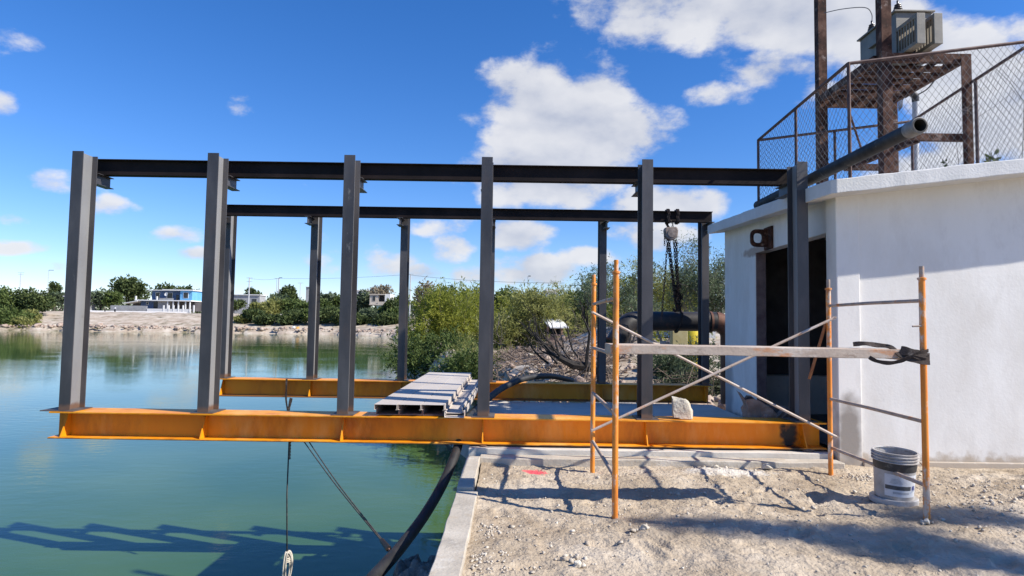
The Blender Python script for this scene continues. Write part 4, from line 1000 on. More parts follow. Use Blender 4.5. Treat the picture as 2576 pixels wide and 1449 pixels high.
def plumes(ells, n_pl, per, plen, length, width, rng, up=.45):
    """feathery foliage: narrow sprays of thin leaves pointing outwards and up"""
    E = np.array(ells, float); vol = E[:, 3] * E[:, 4] * E[:, 5]; e = E[rng.choice(len(E), n_pl, p=vol ** .75 / (vol ** .75).sum())]
    d = rng.normal(size=(n_pl, 3)); d[:, 2] += .25; d /= np.linalg.norm(d, axis=1)[:, None]
    p0 = e[:, :3] + d * e[:, 3:] * rng.uniform(.35, .95, n_pl)[:, None]
    t = d * .8 + rng.normal(size=(n_pl, 3)) * .45 + np.array([0, 0, up]); t /= np.linalg.norm(t, axis=1)[:, None]
    Lp = plen * rng.uniform(.5, 1.5, n_pl); idx = np.repeat(np.arange(n_pl), per); n = len(idx)
    u = rng.random(n); off = rng.normal(size=(n, 3)) * (plen * .10 * (1.15 - u))[:, None]
    p = p0[idx] + t[idx] * (u * Lp[idx])[:, None] + off; p[:, 2] -= .18 * plen * u * u
    td = t[idx] * .7 + rng.normal(size=(n, 3)) * .6; td /= np.linalg.norm(td, axis=1)[:, None]
    s = np.cross(td, rng.normal(size=(n, 3))); s /= np.linalg.norm(s, axis=1)[:, None]
    L_ = length * rng.uniform(.6, 1.4, n)[:, None]; W_ = width * rng.uniform(.6, 1.4, n)[:, None]
    V = np.stack([p, p + td * L_ * .45 + s * W_ * .5, p + td * L_, p + td * L_ * .45 - s * W_ * .5], 1).reshape(-1, 3)
    return V, np.arange(4 * n).reshape(n, 4)
def branches(mb, p, d, L_, r, depth, rng, spread=.7, kids=(2, 3), tips=None, up=.1, n=5, shrink=.68):
    p = Vector(p); d = Vector(d).normalized(); path = [p.copy()]; q = p.copy(); dd = d.copy(); k = 3
    for i in range(k):
        dd = (dd + Vector((rng.gauss(0, .16), rng.gauss(0, .16), rng.gauss(0, .12) + up * .3))).normalized(); q = q + dd * (L_ / k); path.append(q.copy())
    mb.tube(path, [r, r * .88, r * .76, r * .62], n if r > .02 else 3, cap=False)
    if depth == 0:
        if tips is not None: tips.append(q)
        return
    for _ in range(rng.randint(*kids)):
        nd = (dd + Vector((rng.gauss(0, spread), rng.gauss(0, spread), rng.gauss(0, spread * .7) + up))).normalized()
        j = rng.choice((1, 2, 3, 3)); branches(mb, path[j], nd, L_ * shrink * rng.uniform(.75, 1.15), r * .6, depth - 1, rng, spread, kids, tips, up, n, shrink)
def hz(x, y): return float(land_height([(x, y)])[0])
def tree(name, px, ptop, width, Y, leaf, lab, cat='tree', pbase=None, n=900, ls=.55, lw=.32, seed=0, group=None, lobes=5, flat=.8, spike=.4, trunk_r=.16, low=.25, clump=40, bark=None):
    rng = np.random.default_rng(seed + 100); pr = random.Random(seed)
    top = at(px, ptop, Y); x = top.x; g = hz(x, Y) if pbase is None else at(px, pbase, Y).z
    w = width * Y / FPX; h = top.z - g
    T = thing(name, (x, Y, g), lab, cat, group)
    ells = []
    c0 = g + h * (low + (1 - low) / 2); rzv = h * (1 - low) / 2
    ells.append((x, Y, c0, w * .40, w * .36, rzv * .85))
    for k in range(lobes):
        a = 2 * math.pi * k / lobes + rng.uniform(-.4, .4); rr = rng.uniform(.20, .34) * w; s = rng.uniform(.40, .62)
        ells.append((x + rr * math.cos(a), Y + rr * math.sin(a) * .8, c0 + rzv * rng.uniform(-.45, .42) * flat, w * .5 * s, w * .45 * s, rzv * s))
    mb = MB(); branches(mb, (x, Y, g - .3), (pr.gauss(0, .1), 0, 1), h * (low + .12), trunk_r * h / 5, 2, pr, .55, (2, 3), None, .3)
    mb.build('trunk', bark or BARK, T)
    V, Q = leaves(ells, n, ls, lw, rng, spike, .55, .15, clump)
    arrays('crown', V, Q, leaf, T)
    return T
def shrub_near(px0, px1, ptop, pbase, Y, leaf, lab, n, seed, ls=.50, lw=.07):
    rng = np.random.default_rng(seed); pr = random.Random(seed)
    a = at(px0, ptop, Y); b = at(px1, pbase, Y); x = (a.x + b.x) / 2; w = b.x - a.x; g = b.z; h = a.z - g
    T = thing('acacia_shrub', (x, Y, g), lab, 'shrub', 'feathery shrubs on the near shore')
    mb = MB()
    for k in range(4):
        branches(mb, (x + pr.uniform(-.3, .3) * w, Y + pr.uniform(-.5, .5), min(g - .2, hz(x, Y) - .1)), (pr.gauss(0, .5), pr.gauss(0, .3), 1), h * .42, .05, 3, pr, .55, (2, 3), None, .25)
    mb.build('stems', BARKG, T)
    ells = []
    for k in range(20):
        u = pr.uniform(-.42, .42); v = (.10 + .72 * (k + .5) / 20) * (1 - abs(u) * .45)
        s = pr.uniform(.12, .22)
        ells.append((x + u * w, Y + pr.uniform(-.22, .22) * w, g + v * h, w * s, w * s * .9, h * s * .95))
    k = Y / 45; V, Q = plumes(ells, n // 26, 20, 1.25 * k, ls * .62, lw * .95, rng)
    arrays('crown', V, Q, leaf, T)
shrub_near(1015, 1235, 715, 940, 47, LEAFNEAR, 'bright green feathery shrub overhanging the water left of the middle column', 30000, 11)
shrub_near(1105, 1275, 722, 925, 54, LEAFNEAR, 'yellow-green feathery shrub just behind the middle column', 20000, 12)
shrub_near(1215, 1420, 728, 905, 42, LEAFOLIVE, 'olive feathery shrub right of the middle column', 26000, 13, .38)
shrub_near(1335, 1480, 728, 860, 58, LEAFOLIVE, 'olive shrub behind the small kiosk', 16000, 14)
shrub_near(1415, 1540, 705, 850, 52, LEAFMID, 'dark green shrub left of the orange scaffold posts', 15000, 15)
shrub_near(1000, 1190, 840, 955, 38, LEAFMID, 'low dark green shrub trailing into the water under the feathery one', 15000, 16, .36)
shrub_near(1535, 1640, 690, 860, 34, LEAFNEAR, 'green bush behind the front left scaffold post', 14000, 17, .32, .06)
shrub_near(1635, 1740, 700, 860, 37, LEAFNEAR, 'green bush behind the hoist chains', 12000, 18, .34, .06)
shrub_near(1690, 1810, 700, 830, 48, LEAFOLIVE, 'olive bush behind the black water main', 9000, 19, .34, .06)
shrub_near(1640, 1800, 872, 965, 16.5, LEAFBLUE, 'grey-green scrub under the black water main behind the columns', 9000, 21, .20, .025)
shrub_near(1075, 1215, 880, 985, 23, LEAFMID, 'low green scrub on the near bank just above the purlin stack', 8000, 22, .26, .04)
shrub_near(1150, 1250, 850, 965, 27, LEAFOLIVE, 'thin brownish scrub on the shore behind the purlin stack', 6000, 20, .26, .04)
def bare_tree(px, ptop, pbase, Y, lab, seed, n_leaf, lean=0, depth=5, leaf=None, r=.09, spread=.62, main=2):
    pr = random.Random(seed); rng = np.random.default_rng(seed)
    b = at(px, pbase, Y); t = at(px, ptop, Y); h = t.z - b.z
    T = thing('thorn_tree', b, lab, 'tree', 'sparse thorn trees behind the frames')
    mb = MB(); tips = []
    for k in range(main): branches(mb, (b.x + .1 * k, b.y, min(b.z - .3, hz(b.x, b.y) - .1)), (lean + pr.gauss(0, .35), pr.gauss(0, .25), 1), h * (.30 if depth < 6 else .33), r, depth, pr, spread, (2, 3), tips, .24, 6, .74)
    mb.build('trunk', BARK if depth < 6 else BARKG, T)
    if n_leaf:
        P = np.array([p[:] for p in tips]); idx = rng.integers(0, len(P), n_leaf)
        p = P[idx] + rng.normal(size=(n_leaf, 3)) * h * .035; t_ = rng.normal(size=(n_leaf, 3)); t_ /= np.linalg.norm(t_, axis=1)[:, None]; s = np.cross(t_, rng.normal(size=(n_leaf, 3))); s /= np.linalg.norm(s, axis=1)[:, None]
        L_ = .14 * rng.uniform(.6, 1.4, n_leaf)[:, None]
        V = np.stack([p, p + t_ * L_ * .5 + s * L_ * .12, p + t_ * L_, p + t_ * L_ * .5 - s * L_ * .12], 1).reshape(-1, 3)
        arrays('crown', V, np.arange(4 * n_leaf).reshape(-1, 4), leaf or LEAFOLIVE, T)
bare_tree(1590, 590, 860, 24, 'sparse thorn tree left of the hoist, fine grey twigs against the sky', 31, 5000, -.1, 6, LEAFBLUE, .08)
bare_tree(1745, 560, 870, 26, 'sparse pale-leaved thorn tree right of the hoist chains', 32, 8000, .05, 6, LEAFBLUE, .09)
bare_tree(1835, 580, 870, 28, 'sparse thorn tree half hidden by the pump house corner', 33, 6000, .05, 6, LEAFBLUE, .08)
bare_tree(1665, 620, 860, 30, 'thin thorn tree right behind the hanging chains', 36, 6000, 0, 6, LEAFOLIVE, .06)
bare_tree(1400, 680, 860, 42, 'leafless wispy treetop above the olive shrubs', 34, 900, -.1, 5, LEAFOLIVE, .06)
bare_tree(1470, 690, 860, 40, 'leafless wispy treetop left of the scaffold posts', 35, 900, .15, 5, LEAFOLIVE, .05)
def fallen():
    pr = random.Random(41); b = at(1500, 925, 19.5)
    T = thing('dead_tree', b, 'blackened dead tree lying on the rubble, its branches reaching up to the left', 'dead tree')
    mb = MB(); mb.tube([b + Vector((.5, .2, -.25)), b, at(1440, 918, 19.3), at(1405, 900, 19.2)], [.22, .17, .12, .08], 8)
    for (px, py, l) in ((1440, 918, .9), (1405, 900, .8), (1460, 920, 1.0), (1420, 905, .7)):
        branches(mb, at(px, py, 19.3), (-.75 + pr.gauss(0, .2), pr.gauss(0, .2), .75), l, .055, 3, pr, .45, (2, 2), None, .12)
    branches(mb, at(1475, 920, 19.3), (-.2, 0, 1), 1.0, .06, 4, pr, .4, (2, 2), None, .2)
    for k in range(5): branches(mb, at(1380 + 22 * k, 915, 19.6 + .3 * k), (-.9 + .1 * k, pr.gauss(0, .3), .55), .9, .04, 4, pr, .5, (2, 2), None, .1)
    mb.build('limbs', mat('charred_wood', [(.012, .010, .009), (.035, .028, .024)], .9, 9), T)
fallen()
def brush():
    rng = np.random.default_rng(6); c = at(1745, 925, 15.5); pr = random.Random(6)
    T = thing('brush_pile', (c.x, c.y, hz(c.x, c.y)), 'grey-green heap of cut brush on the ground behind the right columns', 'brush pile')
    V, Q = leaves([(c.x, c.y, -.1, .9, .6, .55), (c.x - .6, c.y, -.2, .6, .5, .35), (c.x + .7, c.y, -.1, .6, .5, .5)], 3800, .20, .035, rng, .3, .3, .1, 40)
    arrays('leaves', V, Q, LEAFBRUSH, T)
    mb = MB()
    for _ in range(60):
        p = Vector((c.x + pr.gauss(0, .6), c.y + pr.gauss(0, .3), pr.uniform(-.2, .4))); d = Vector((pr.gauss(0, 1), pr.gauss(0, .5), pr.gauss(.1, .3))).normalized()
        mb.tube([p - d * .4, p + d * .4], .008, 4)
    mb.build('sticks', DRYWOOD, T)
    mb = MB(); pr = random.Random(16)
    for _ in range(1200):
        q = atz(pr.uniform(1200, 1560), pr.uniform(872, 968), -.15); q.y = min(q.y, 34); q.x = q.x
        if q.x < -1.0: continue
        p = Vector((q.x, q.y, hz(q.x, q.y) + pr.uniform(0, .15))); d = Vector((pr.gauss(0, 1), pr.gauss(0, .6), pr.gauss(.2, .4))).normalized(); l = pr.uniform(.15, .8)
        mb.tube([p - d * l, p + d * l + Vector((0, 0, .05))], pr.uniform(.006, .018), 4, cap=False)
    mb.build('dry_twigs', DRYWOOD, kind='stuff')
brush()
def rubble():
    rng = np.random.default_rng(9); P = []; R = []
    while len(P) < 4200:
        y = 13 + 40 * rng.random() ** 1.6; x = rng.uniform(-3.5, 11) * (.6 + y / 60)
        if lake_sd(np.array([[x, y]]))[0] < -.9: continue
        if lake_sd(np.array([[x, y]]))[0] > 1.6 and fbm(x * .35, y * .35, 3, 3) + rng.uniform(-.5, .5) < -.05: continue
        s = rng.choice([.035, .06, .10, .16, .27], p=[.34, .33, .22, .09, .02]) * rng.uniform(.7, 1.3); P.append((x, y)); R.append(s)
    Z = land_height(P); stones('rubble', [(x, y, z + s * .25) for (x, y), z, s in zip(P, Z, R)], R, RUBBLE, 10, 1, .75, .32, kind='stuff')
    # riprap along the far shore
    P = []; R = []
    while len(P) < 1500:
        i = rng.integers(5, len(LAKE) - 4); t = rng.random(); a, b = LAKE[i], LAKE[i + 1]; q = a + (b - a) * t; n = np.array([-(b - a)[1], (b - a)[0]]); n = n / np.linalg.norm(n)
        q = q + (n if lake_sd((q + n)[None])[0] > 0 else -n) * rng.uniform(-1.0, 3.2) ; k = np.hypot(*q) / 170
        P.append(tuple(q)); R.append(rng.choice([.2, .35, .55, .9], p=[.45, .35, .17, .03]) * max(.25, k))
    Z = np.maximum(land_height(P), -3.2); stones('shore_rubble', [(x, y, z + s * .2) for (x, y), z, s in zip(P, Z, R)], R, RUBBLE, 12, 1, .6, .32, kind='stuff')
rubble()
for k, (px, py, Y, s, lab) in enumerate(((1455, 945, 16.5, .42, 'largest pale boulder behind the farther beam at the hose end'), (1420, 880, 27, .40, 'flat pale boulder under the dead tree branches'), (1500, 955, 16.0, .30, 'rounded pale boulder half hidden behind the left scaffold posts'), (1222, 938, 24, .30, 'pale boulder on the shore just above the purlin stack'), (1335, 885, 30, .25, 'small pale boulder in the middle of the brown rubble'))):
    c = at(px, py, Y); c.z = hz(c.x, c.y) + s * .3; tag(stones('boulder', [tuple(c)], [s], PALE if k != 3 else RUBBLE, 50 + k, 2, .6, .14, smooth=False), lab, 'boulder', 'boulders on the near shore')

# ---------------------------------------------------------------- far shore: buildings
KF = 1.297      # the far shore lies this much beyond the first estimate used in the lists below
def part(name, M_, par, *a, bev=0): return MB().box(*a).build(name, M_, par, bevel=bev)
BLUE = mat('sky_blue_wall', [(.12, .36, .62), (.16, .42, .68)], .8, .4); NAVY = mat('dark_blue_wall', [(.05, .095, .20), (.075, .13, .25)], .8, .4)
WHITEP = mat('white_house_paint', [(.66, .66, .64), (.74, .74, .72)], .8, .5); GREYW = mat('grey_block_wall', [(.26, .265, .27), (.36, .365, .37)], .9, .6)
DARKG = mat('dark_window_glass', [(.015, .018, .022), (.04, .045, .05)], .15, .5); SHADE = mat('unlit_porch_wall', [(.06, .055, .06), (.10, .09, .09)], .9, .5)
CREAM = mat('cream_wall', [(.46, .40, .33), (.56, .50, .42)], .85, .5); TEAL = mat('pale_teal_wall', [(.30, .46, .46), (.36, .52, .52)], .85, .5)
def window(par, x, y, z, w, h, d=.12, fr=WHITEP):
    if y > 150: w *= 1.25; h *= 1.25
    o = MB().box(x - w / 2, x + w / 2, y - d, y + .05, z - h / 2, z + h / 2).build('window', fr, par)
    MB().box(x - w / 2 + .12, x + w / 2 - .12, y - d - .02, y - d + .01, z - h / 2 + .12, z + h / 2 - .12).build('pane', DARKG, o)
def blue_house():
    Y = 205 * KF
    f = lambda px, py: at(px, py, Y)
    xl, xm, xr = f(372, 750).x, f(453, 750).x, f(483, 750).x; zr = f(430, 731).z; zf = f(430, 755).z; zg = f(430, 779).z
    xg = f(318, 770).x
    T = thing('blue_house', (f(430, 779).x, Y, zg), 'blue two-storey house with white edges and a satellite dish on the far shore', 'house')
    part('upper_wall', NAVY, T, xl, xm, Y + 3.0, Y + 11, zf, zr); part('upper_wall', BLUE, T, xm, xr, Y, Y + 11, zf, zr)
    part('roof_slab', WHITEP, T, xl - .6, f(410, 730).x, Y + .4, Y + 11.6, zr + .01, zr + .28); part('roof_slab', WHITEP, T, f(410, 730).x, xr + .5, Y - .6, Y + 11.5, zr + .02, zr + .5)
    part('floor_slab', WHITEP, T, f(345, 757).x, xr + .4, Y - 1.6, Y + 11.4, zf - .45, zf - .003)
    part('lower_wall', NAVY, T, f(350, 765).x, f(396, 765).x, Y + 1.2, Y + 11, zg - .5, zf - .46); part('lower_wall', GREYW, T, f(396, 765).x, f(425, 765).x, Y + .4, Y + 11, zg - .5, zf - .46); part('porch_back', SHADE, T, f(425, 765).x, xr, Y + 3, Y + 11, zg - .5, zf - .46)
    for px in (425, 439, 452, 470, 481):
        x = f(px, 765).x; part('porch_post', WHITEP, T, x - .2, x + .2, Y - 1.2, Y - .8, zg - .3, zf - .46)
    window(T, f(387, 742).x, Y + 2.98, f(387, 742).z, 1.5, 2.1); window(T, f(468, 743).x, Y - .02, f(468, 743).z, 1.7, 2.0); window(T, f(418, 744).x, Y + 2.98, f(418, 743).z, 1.9, 2.0)
    part('door', DARKG, T, f(437, 744).x - .5, f(437, 744).x + .5, Y + 2.9, Y + 3.02, zf, zf + 2.3)
    window(T, f(367, 763).x, Y + 1.18, f(367, 763).z, .8, .9); part('door', DARKG, T, f(388, 765).x - .9, f(388, 765).x + .9, Y + 1.1, Y + 1.22, zg - .2, zf - .7)
    dish = f(420, 740); MB().lathe([(0, .25), (.45, .17), (.8, 0), (.8, -.05), (.45, .1), (0, .18)], dish + Vector((0, -.6, 0)), 20, axis=(.25, .9, -.3)).build('satellite_dish', WHITEP, T, smooth='auto')
    MB().tube([dish + Vector((0, -.5, 0)), (dish.x, dish.y - .4, zf)], .06, 6).build('dish_pole', GREYW, T)
    part('balcony_wall', GREYW, T, f(405, 750).x, f(440, 750).x, Y - 1.3, Y - 1.1, zf, zf + .8)
    for px in (346, 399): x = f(px, 750).x; part('corner_post', WHITEP, T, x - .25, x + .25, Y - 1.4, Y - .9, zf, zf + 1.5)
    MB().hexa([(xg, Y - 2, f(318, 762).z - .3), (f(352, 757).x, Y - 2, zf - .75), (f(352, 757).x, Y + 6, zf - .75), (xg, Y + 6, f(318, 762).z - .3), (xg, Y - 2, f(318, 762).z), (f(352, 757).x, Y - 2, zf - .46), (f(352, 757).x, Y + 6, zf - .46), (xg, Y + 6, f(318, 762).z)]).build('lean_to_roof', WHITEP, T)
    part('lean_to_back', SHADE, T, xg + .3, f(350, 765).x, Y + 4, Y + 6, zg - .5, f(330, 763).z)
    W = thing('yard_wall', (f(360, 778).x, Y - 8, zg - 1), 'low grey yard wall with white posts in front of the blue house', 'wall')
    part('wall', GREYW, W, f(308, 778).x, f(397, 778).x, Y - 8, Y - 7.7, zg - 1.5, f(350, 770).z)
    part('wall', WHITEP, W, f(398, 778).x, f(505, 778).x, Y - 8.2, Y - 7.9, zg - 1.5, f(450, 778).z)
    for px in (412, 425, 437, 449, 461, 478, 488): x = f(px, 772).x * (Y - 8) / Y; part('post', WHITEP, W, x - .22, x + .22, Y - 8.3, Y - 7.85, zg - 1.2, f(px, 769).z)
blue_house()
def low_building(px0, px1, ptop, pbase, Y, wall, lab, roof=WHITEP, depth=7, wins=(), name='low_building', rt=.35):
    Y = Y * KF if Y > 150 else Y
    a = at(px0, ptop, Y); b = at(px1, pbase, Y); T = thing(name, ((a.x + b.x) / 2, Y, b.z), lab, 'building')
    part('wall', wall, T, a.x, b.x, Y, Y + depth, b.z - 2, a.z)
    part('roof', roof, T, a.x - .4, b.x + .4, Y - .5, Y + depth + .4, a.z + .004, a.z + rt)
    for (px, py, w, h) in wins: p = at(px, py, Y); window(T, p.x, Y - .002, p.z, w, h, .1, wall)
    return T
low_building(162, 212, 746, 775, 210, GREYW, 'low dark shed with a pale roof edge behind the leftmost column', wins=((176, 762, 2.6, 2.4), (196, 762, 2.4, 2.2)))
low_building(585, 652, 742, 778, 215, GREYW, 'long grey house with a pale roofline right of the second column', wins=((604, 758, 1.8, 1.6), (640, 757, 1.8, 1.6)))
low_building(690, 712, 760, 790, 230, WHITEP, 'small pale wall glimpsed among the far trees near the lamp pole', wins=((700, 772, 1.2, 1.4),))
low_building(893, 925, 731, 775, 240, WHITEP, 'white house block behind the third column on the far shore', wins=((905, 748, 2, 1.8),))
low_building(770, 778, 722, 780, 238, GREYW, 'narrow grey tower block left of the third column', rt=.2)
low_building(1378, 1400, 733, 790, 95, WHITEP, 'white wall end showing through the olive shrubs', wins=((1390, 752, .9, 1.2),))
low_building(1690, 1800, 735, 800, 62, mat('pale_grey_wall', [(.50, .50, .51), (.58, .58, .58)], .85, .6), 'pale grey building behind the thorn trees right of the chains', wins=((1770, 760, 1.2, 1.2),))
def two_storey():
    Y = 178 * KF; f = lambda px, py: at(px, py, Y); T = thing('two_storey_house', (f(955, 795).x, Y, f(955, 795).z), 'cream and teal two-storey house with a dark balcony opening on the far shore', 'house')
    z1, z2, z0 = f(955, 765).z, f(955, 742).z, f(955, 797).z
    part('upper_wall', CREAM, T, f(930, 750).x, f(952, 750).x, Y, Y + 8, z1, z2); part('upper_wall', WHITEP, T, f(968, 750).x, f(982, 750).x, Y, Y + 8, z1, z2 + .4)
    part('balcony_back', SHADE, T, f(952, 750).x, f(968, 750).x, Y + 2.5, Y + 8, z1, z2); part('balcony_rail', CREAM, T, f(951, 750).x, f(969, 750).x, Y - .3, Y - .2, z1 + .1, z1 + .9)
    part('roof', CREAM, T, f(929, 742).x, f(970, 742).x, Y - .4, Y + 8.3, z2 + .01, z2 + .35); part('floor_slab', CREAM, T, f(930, 765).x, f(980, 765).x, Y - .9, Y + 8.2, z1 - .4, z1 - .005)
    part('lower_wall', TEAL, T, f(946, 780).x, f(975, 780).x, Y + .2, Y + 8, z0 - 2, z1 - .41); window(T, f(941, 752).x, Y - .002, f(941, 751).z, 1.0, 1.6, .1, CREAM); window(T, f(964, 776).x, Y + .198, f(964, 776).z, 1.4, 2.0, .1, TEAL)
two_storey()
def ramp():
    # concrete slipway terraces on the far bank
    C1 = mat('bleached_concrete', [(.60, .57, .53), (.70, .67, .63)], .9, .3, stain=((.40, .36, .33), .5, .55, .75)); C2 = mat('pinkish_block_course', [(.40, .31, .27), (.50, .41, .37)], .9, .8)
    def slab(name, x0, x1, pt, pb, Ya, Yb, M_, lab):
        Ya *= KF; Yb *= KF; pt -= 2.0; pb -= 2.0
        a = at(x0, pt, Yb); b = at(x1, pt + (x1 - x0) * .0147, Yb); c = at(x0, pb, Ya); d = at(x1, pb + (x1 - x0) * .0147, Ya)
        o = MB().hexa([(c.x, c.y, c.z - 1.2), (d.x, d.y, d.z - 1.2), (b.x, b.y, b.z - 1.2), (a.x, a.y, a.z - 1.2), c, d, b, a]).build(name, M_)
        tag(o, lab, 'slab', 'concrete terraces of the far slipway')
    slab('concrete_terrace', 232, 470, 783, 795, 181, 196, C1, 'uppermost pale concrete terrace of the far slipway below the blue house')
    slab('concrete_terrace', 232, 478, 796.5, 808, 168, 180, C1, 'lower pale concrete terrace of the far slipway')
    slab('block_course', 338, 450, 808, 813, 165, 167.5, C2, 'pinkish block course at the foot of the far slipway')
    slab('concrete_terrace', 160, 232, 781, 800, 168, 192, C1, 'pale sloping slab left of the far slipway behind the leftmost column')
ramp()
# ---------------------------------------------------------------- far shore: trees, poles
FT = [ # px, top, width, Y, leaf, n, label
    (-30, 705, 120, (172, 822), LEAFMID, 2600, 'green tree cut by the left picture edge'), (35, 712, 110, (166, 822), LEAFMID, 2600, 'broad green tree on the left bank, second from the picture edge'), (92, 722, 85, (166, 800), LEAFDARK, 2000, 'darker green tree ending the left bank thicket'),
    (5, 785, 120, (155, 840), LEAFMID, 1800, 'lowest green bush touching the water at the left picture edge'), (62, 795, 70, (155, 834), LEAFOLIVE, 900, 'olive bush at the waterline where the left bank begins'), (20, 765, 120, (158, 832), LEAFMID, 2200, 'low green bush at the waterline by the left picture edge'), (75, 775, 70, (161, 822), LEAFOLIVE, 1200, 'small olive bush on the slope of the left bank'), (140, 702, 34, 235, LEAFDARK, 500, 'slim dark tree left of the leftmost column'), (150, 728, 50, 222, LEAFBLUE, 700, 'dull green tree beside the leftmost column'),
    (325, 688, 92, 226, LEAFDARK, 3000, 'tall round dark tree left of the blue house'), (258, 724, 66, 216, LEAFBLUE, 1200, 'dull green tree left of the tall dark one'), (285, 730, 50, 214, LEAFMID, 900, 'small green tree in the shade of the tall dark one'), (430, 709, 66, 240, LEAFDARK, 1500, 'dark tree crown showing over the blue house roof, the left of two'), (468, 714, 60, 242, LEAFDARK, 1200, 'dark tree crown showing over the blue house roof, the right of two'), (497, 725, 45, 225, LEAFBLUE, 800, 'dull green tree right of the blue house'),
    (560, 730, 60, 225, LEAFBLUE, 800, 'dull green tree between the second column pair'), (590, 755, 50, (196, 785), LEAFDARK, 800, 'dark bush below the long grey house'), (640, 718, 44, 245, LEAFDARK, 800, 'dark flat-topped tree above the long grey house'), (724, 711, 46, 240, LEAFDARK, 1300, 'round deep green tree right of the lamp pole'),
    (655, 757, 60, (172, 805), LEAFOLIVE, 1500, 'olive tree on the bank left of the lamp pole'), (688, 748, 70, (176, 808), LEAFOLIVE, 1700, 'olive tree around the foot of the lamp pole'), (735, 745, 80, (178, 805), LEAFMID, 2000, 'wide green tree leaning over the bank right of the lamp pole'), (765, 755, 50, (172, 805), LEAFMID, 1200, 'green bush left of the second farther column'), (640, 775, 60, (166, 812), LEAFDARK, 1000, 'dark bush low on the bank, left of the leaning branch'), (745, 775, 80, (165, 818), LEAFDARK, 1200, 'dark bush low on the bank under the wide green tree'),
    (818, 728, 60, (180, 805), LEAFBLUE, 1500, 'dull green tree right of the second farther column'), (845, 738, 50, (182, 805), LEAFMID, 1100, 'green tree just left of the third column'), (825, 768, 80, (165, 820), LEAFDARK, 1500, 'dark bush on the bank left of the third column'),
    (910, 728, 55, (184, 810), LEAFBLUE, 1400, 'dull green tree right of the third column'), (955, 712, 70, 200, LEAFDRY, 900, 'dry leafless tree above the cream house'), (990, 742, 50, (166, 825), LEAFDARK, 1500, 'dark tree covering the right side of the cream house'), (925, 772, 60, (164, 822), LEAFBLUE, 1300, 'pale green bush in front of the cream house'), (975, 785, 70, (160, 830), LEAFDARK, 1300, 'dark bush below the cream house'), (1010, 730, 50, (185, 815), LEAFMID, 900, 'green tree behind the third farther column'),
    (1068, 688, 62, 130, LEAFDRY, 1800, 'round brownish tree crown above the feathery shrubs'), (1110, 706, 90, 110, LEAFMID, 1900, 'green treetop behind the bright shrub, left part'), (1185, 708, 90, 112, LEAFDARK, 1900, 'dark green treetop left of the middle column'), (1275, 712, 90, 115, LEAFMID, 1700, 'green treetop right of the middle column'), (1345, 722, 90, 118, LEAFBLUE, 1500, 'dull green treetop over the olive shrubs'), (1430, 720, 90, 112, LEAFMID, 1500, 'green treetop left of the scaffold, behind the wispy trees'), (1560, 745, 120, 100, LEAFBLUE, 1600, 'dull green treetop behind the scaffold posts'),
    (612, 790, 46, (166, 818), LEAFOLIVE, 700, 'small olive bush on the bare bank right of the second column'), (668, 790, 60, (163, 822), LEAFDARK, 1200, 'dark thicket at the far waterline left of the leaning branch'), (715, 792, 50, (163, 822), LEAFDARK, 1100, 'dark thicket at the far waterline under the leaning branch'), (780, 775, 50, (163, 822), LEAFMID, 1100, 'green thicket at the waterline behind the second farther column'), (810, 745, 60, (176, 812), LEAFMID, 1500, 'green tree low on the bank right of the second farther column'), (860, 775, 56, (162, 824), LEAFDARK, 1200, 'dark thicket at the waterline behind the third column'), (905, 788, 60, (162, 826), LEAFDARK, 1100, 'dark thicket at the waterline right of the third column'), (700, 735, 60, (200, 790), LEAFBLUE, 1200, 'hazy green tree behind the lamp poles'), (955, 770, 60, (168, 812), LEAFMID, 1000, 'green bush hiding the foot of the cream house'), (1000, 770, 56, (162, 832), LEAFMID, 1400, 'green thicket at the waterline left of the third farther column'),
    (1700, 690, 120, 75, LEAFBLUE, 1800, 'dull green tree behind the pale grey building')]
for k, (px, top, w, Y, leaf, n, lab) in enumerate(FT):
    Y, pb = Y if isinstance(Y, tuple) else (Y, None); Y = Y * KF if Y > 150 else Y; s = Y / 170; n = int(n * 1.5)
    tree('shore_tree', px, top, w, Y, leaf, lab, n=n, ls=.75 * s, lw=.42 * s, seed=k, pbase=pb, group='trees round the lake', low=.08 if pb else .16, lobes=6)
def far_wood():
    rng = np.random.default_rng(77); E = []
    for px in np.arange(-160, 1500, 16):
        Y = 360 + rng.uniform(-25, 25); t = at(px, 748 + px * .0147 + rng.uniform(-9, 9), Y); g = 2.5
        E.append((t.x, Y, (t.z + g) / 2, 6.5 * rng.uniform(.7, 1.5), 5, (t.z - g) / 2))
    V, Q = leaves(E, 9000, 2.0, 1.2, rng, .4, .5, .2)
    arrays('far_wood', V, Q, LEAFBLUE, kind='stuff')
far_wood()
# shrubs seen over the roof through the fence
for k, (px, top, w) in enumerate(((2370, 398, 70), (2500, 372, 60))):
    tree('roof_side_tree', px, top, w, 24, LEAFDARK, ('dark treetop peeping over the roof edge under the stand', 'dark treetop peeping over the roof edge near the right picture edge')[k], pbase=815, n=500, ls=.2, lw=.09, seed=80 + k, low=.6, trunk_r=.02, group='treetops over the roof')
def pole(px, ptop, Y, lab, arms=(), lamp=None, r=.14, pbase=None, name='utility_pole'):
    Y *= KF; r *= 1.2; t = at(px, ptop, Y); g = hz(t.x, Y) - .5
    T = thing(name, (t.x, Y, g), lab, 'pole', 'poles along the far street')
    MB().tube([(t.x - .1, Y, g), (t.x, Y, t.z)], [r * 1.4, r], 8).build('shaft', PVC, T, smooth='auto')
    for z, w in arms: MB().bar((t.x - w / 2, Y, t.z - z), (t.x + w / 2, Y, t.z - z), .12, .12).build('crossarm', GREYW, T)
    if lamp: MB().box(t.x + (.1 if lamp > 0 else lamp), t.x + (lamp if lamp > 0 else -.1), Y - .2, Y + .2, t.z - .05, t.z + .16).build('lamp_head', DARKG, T)
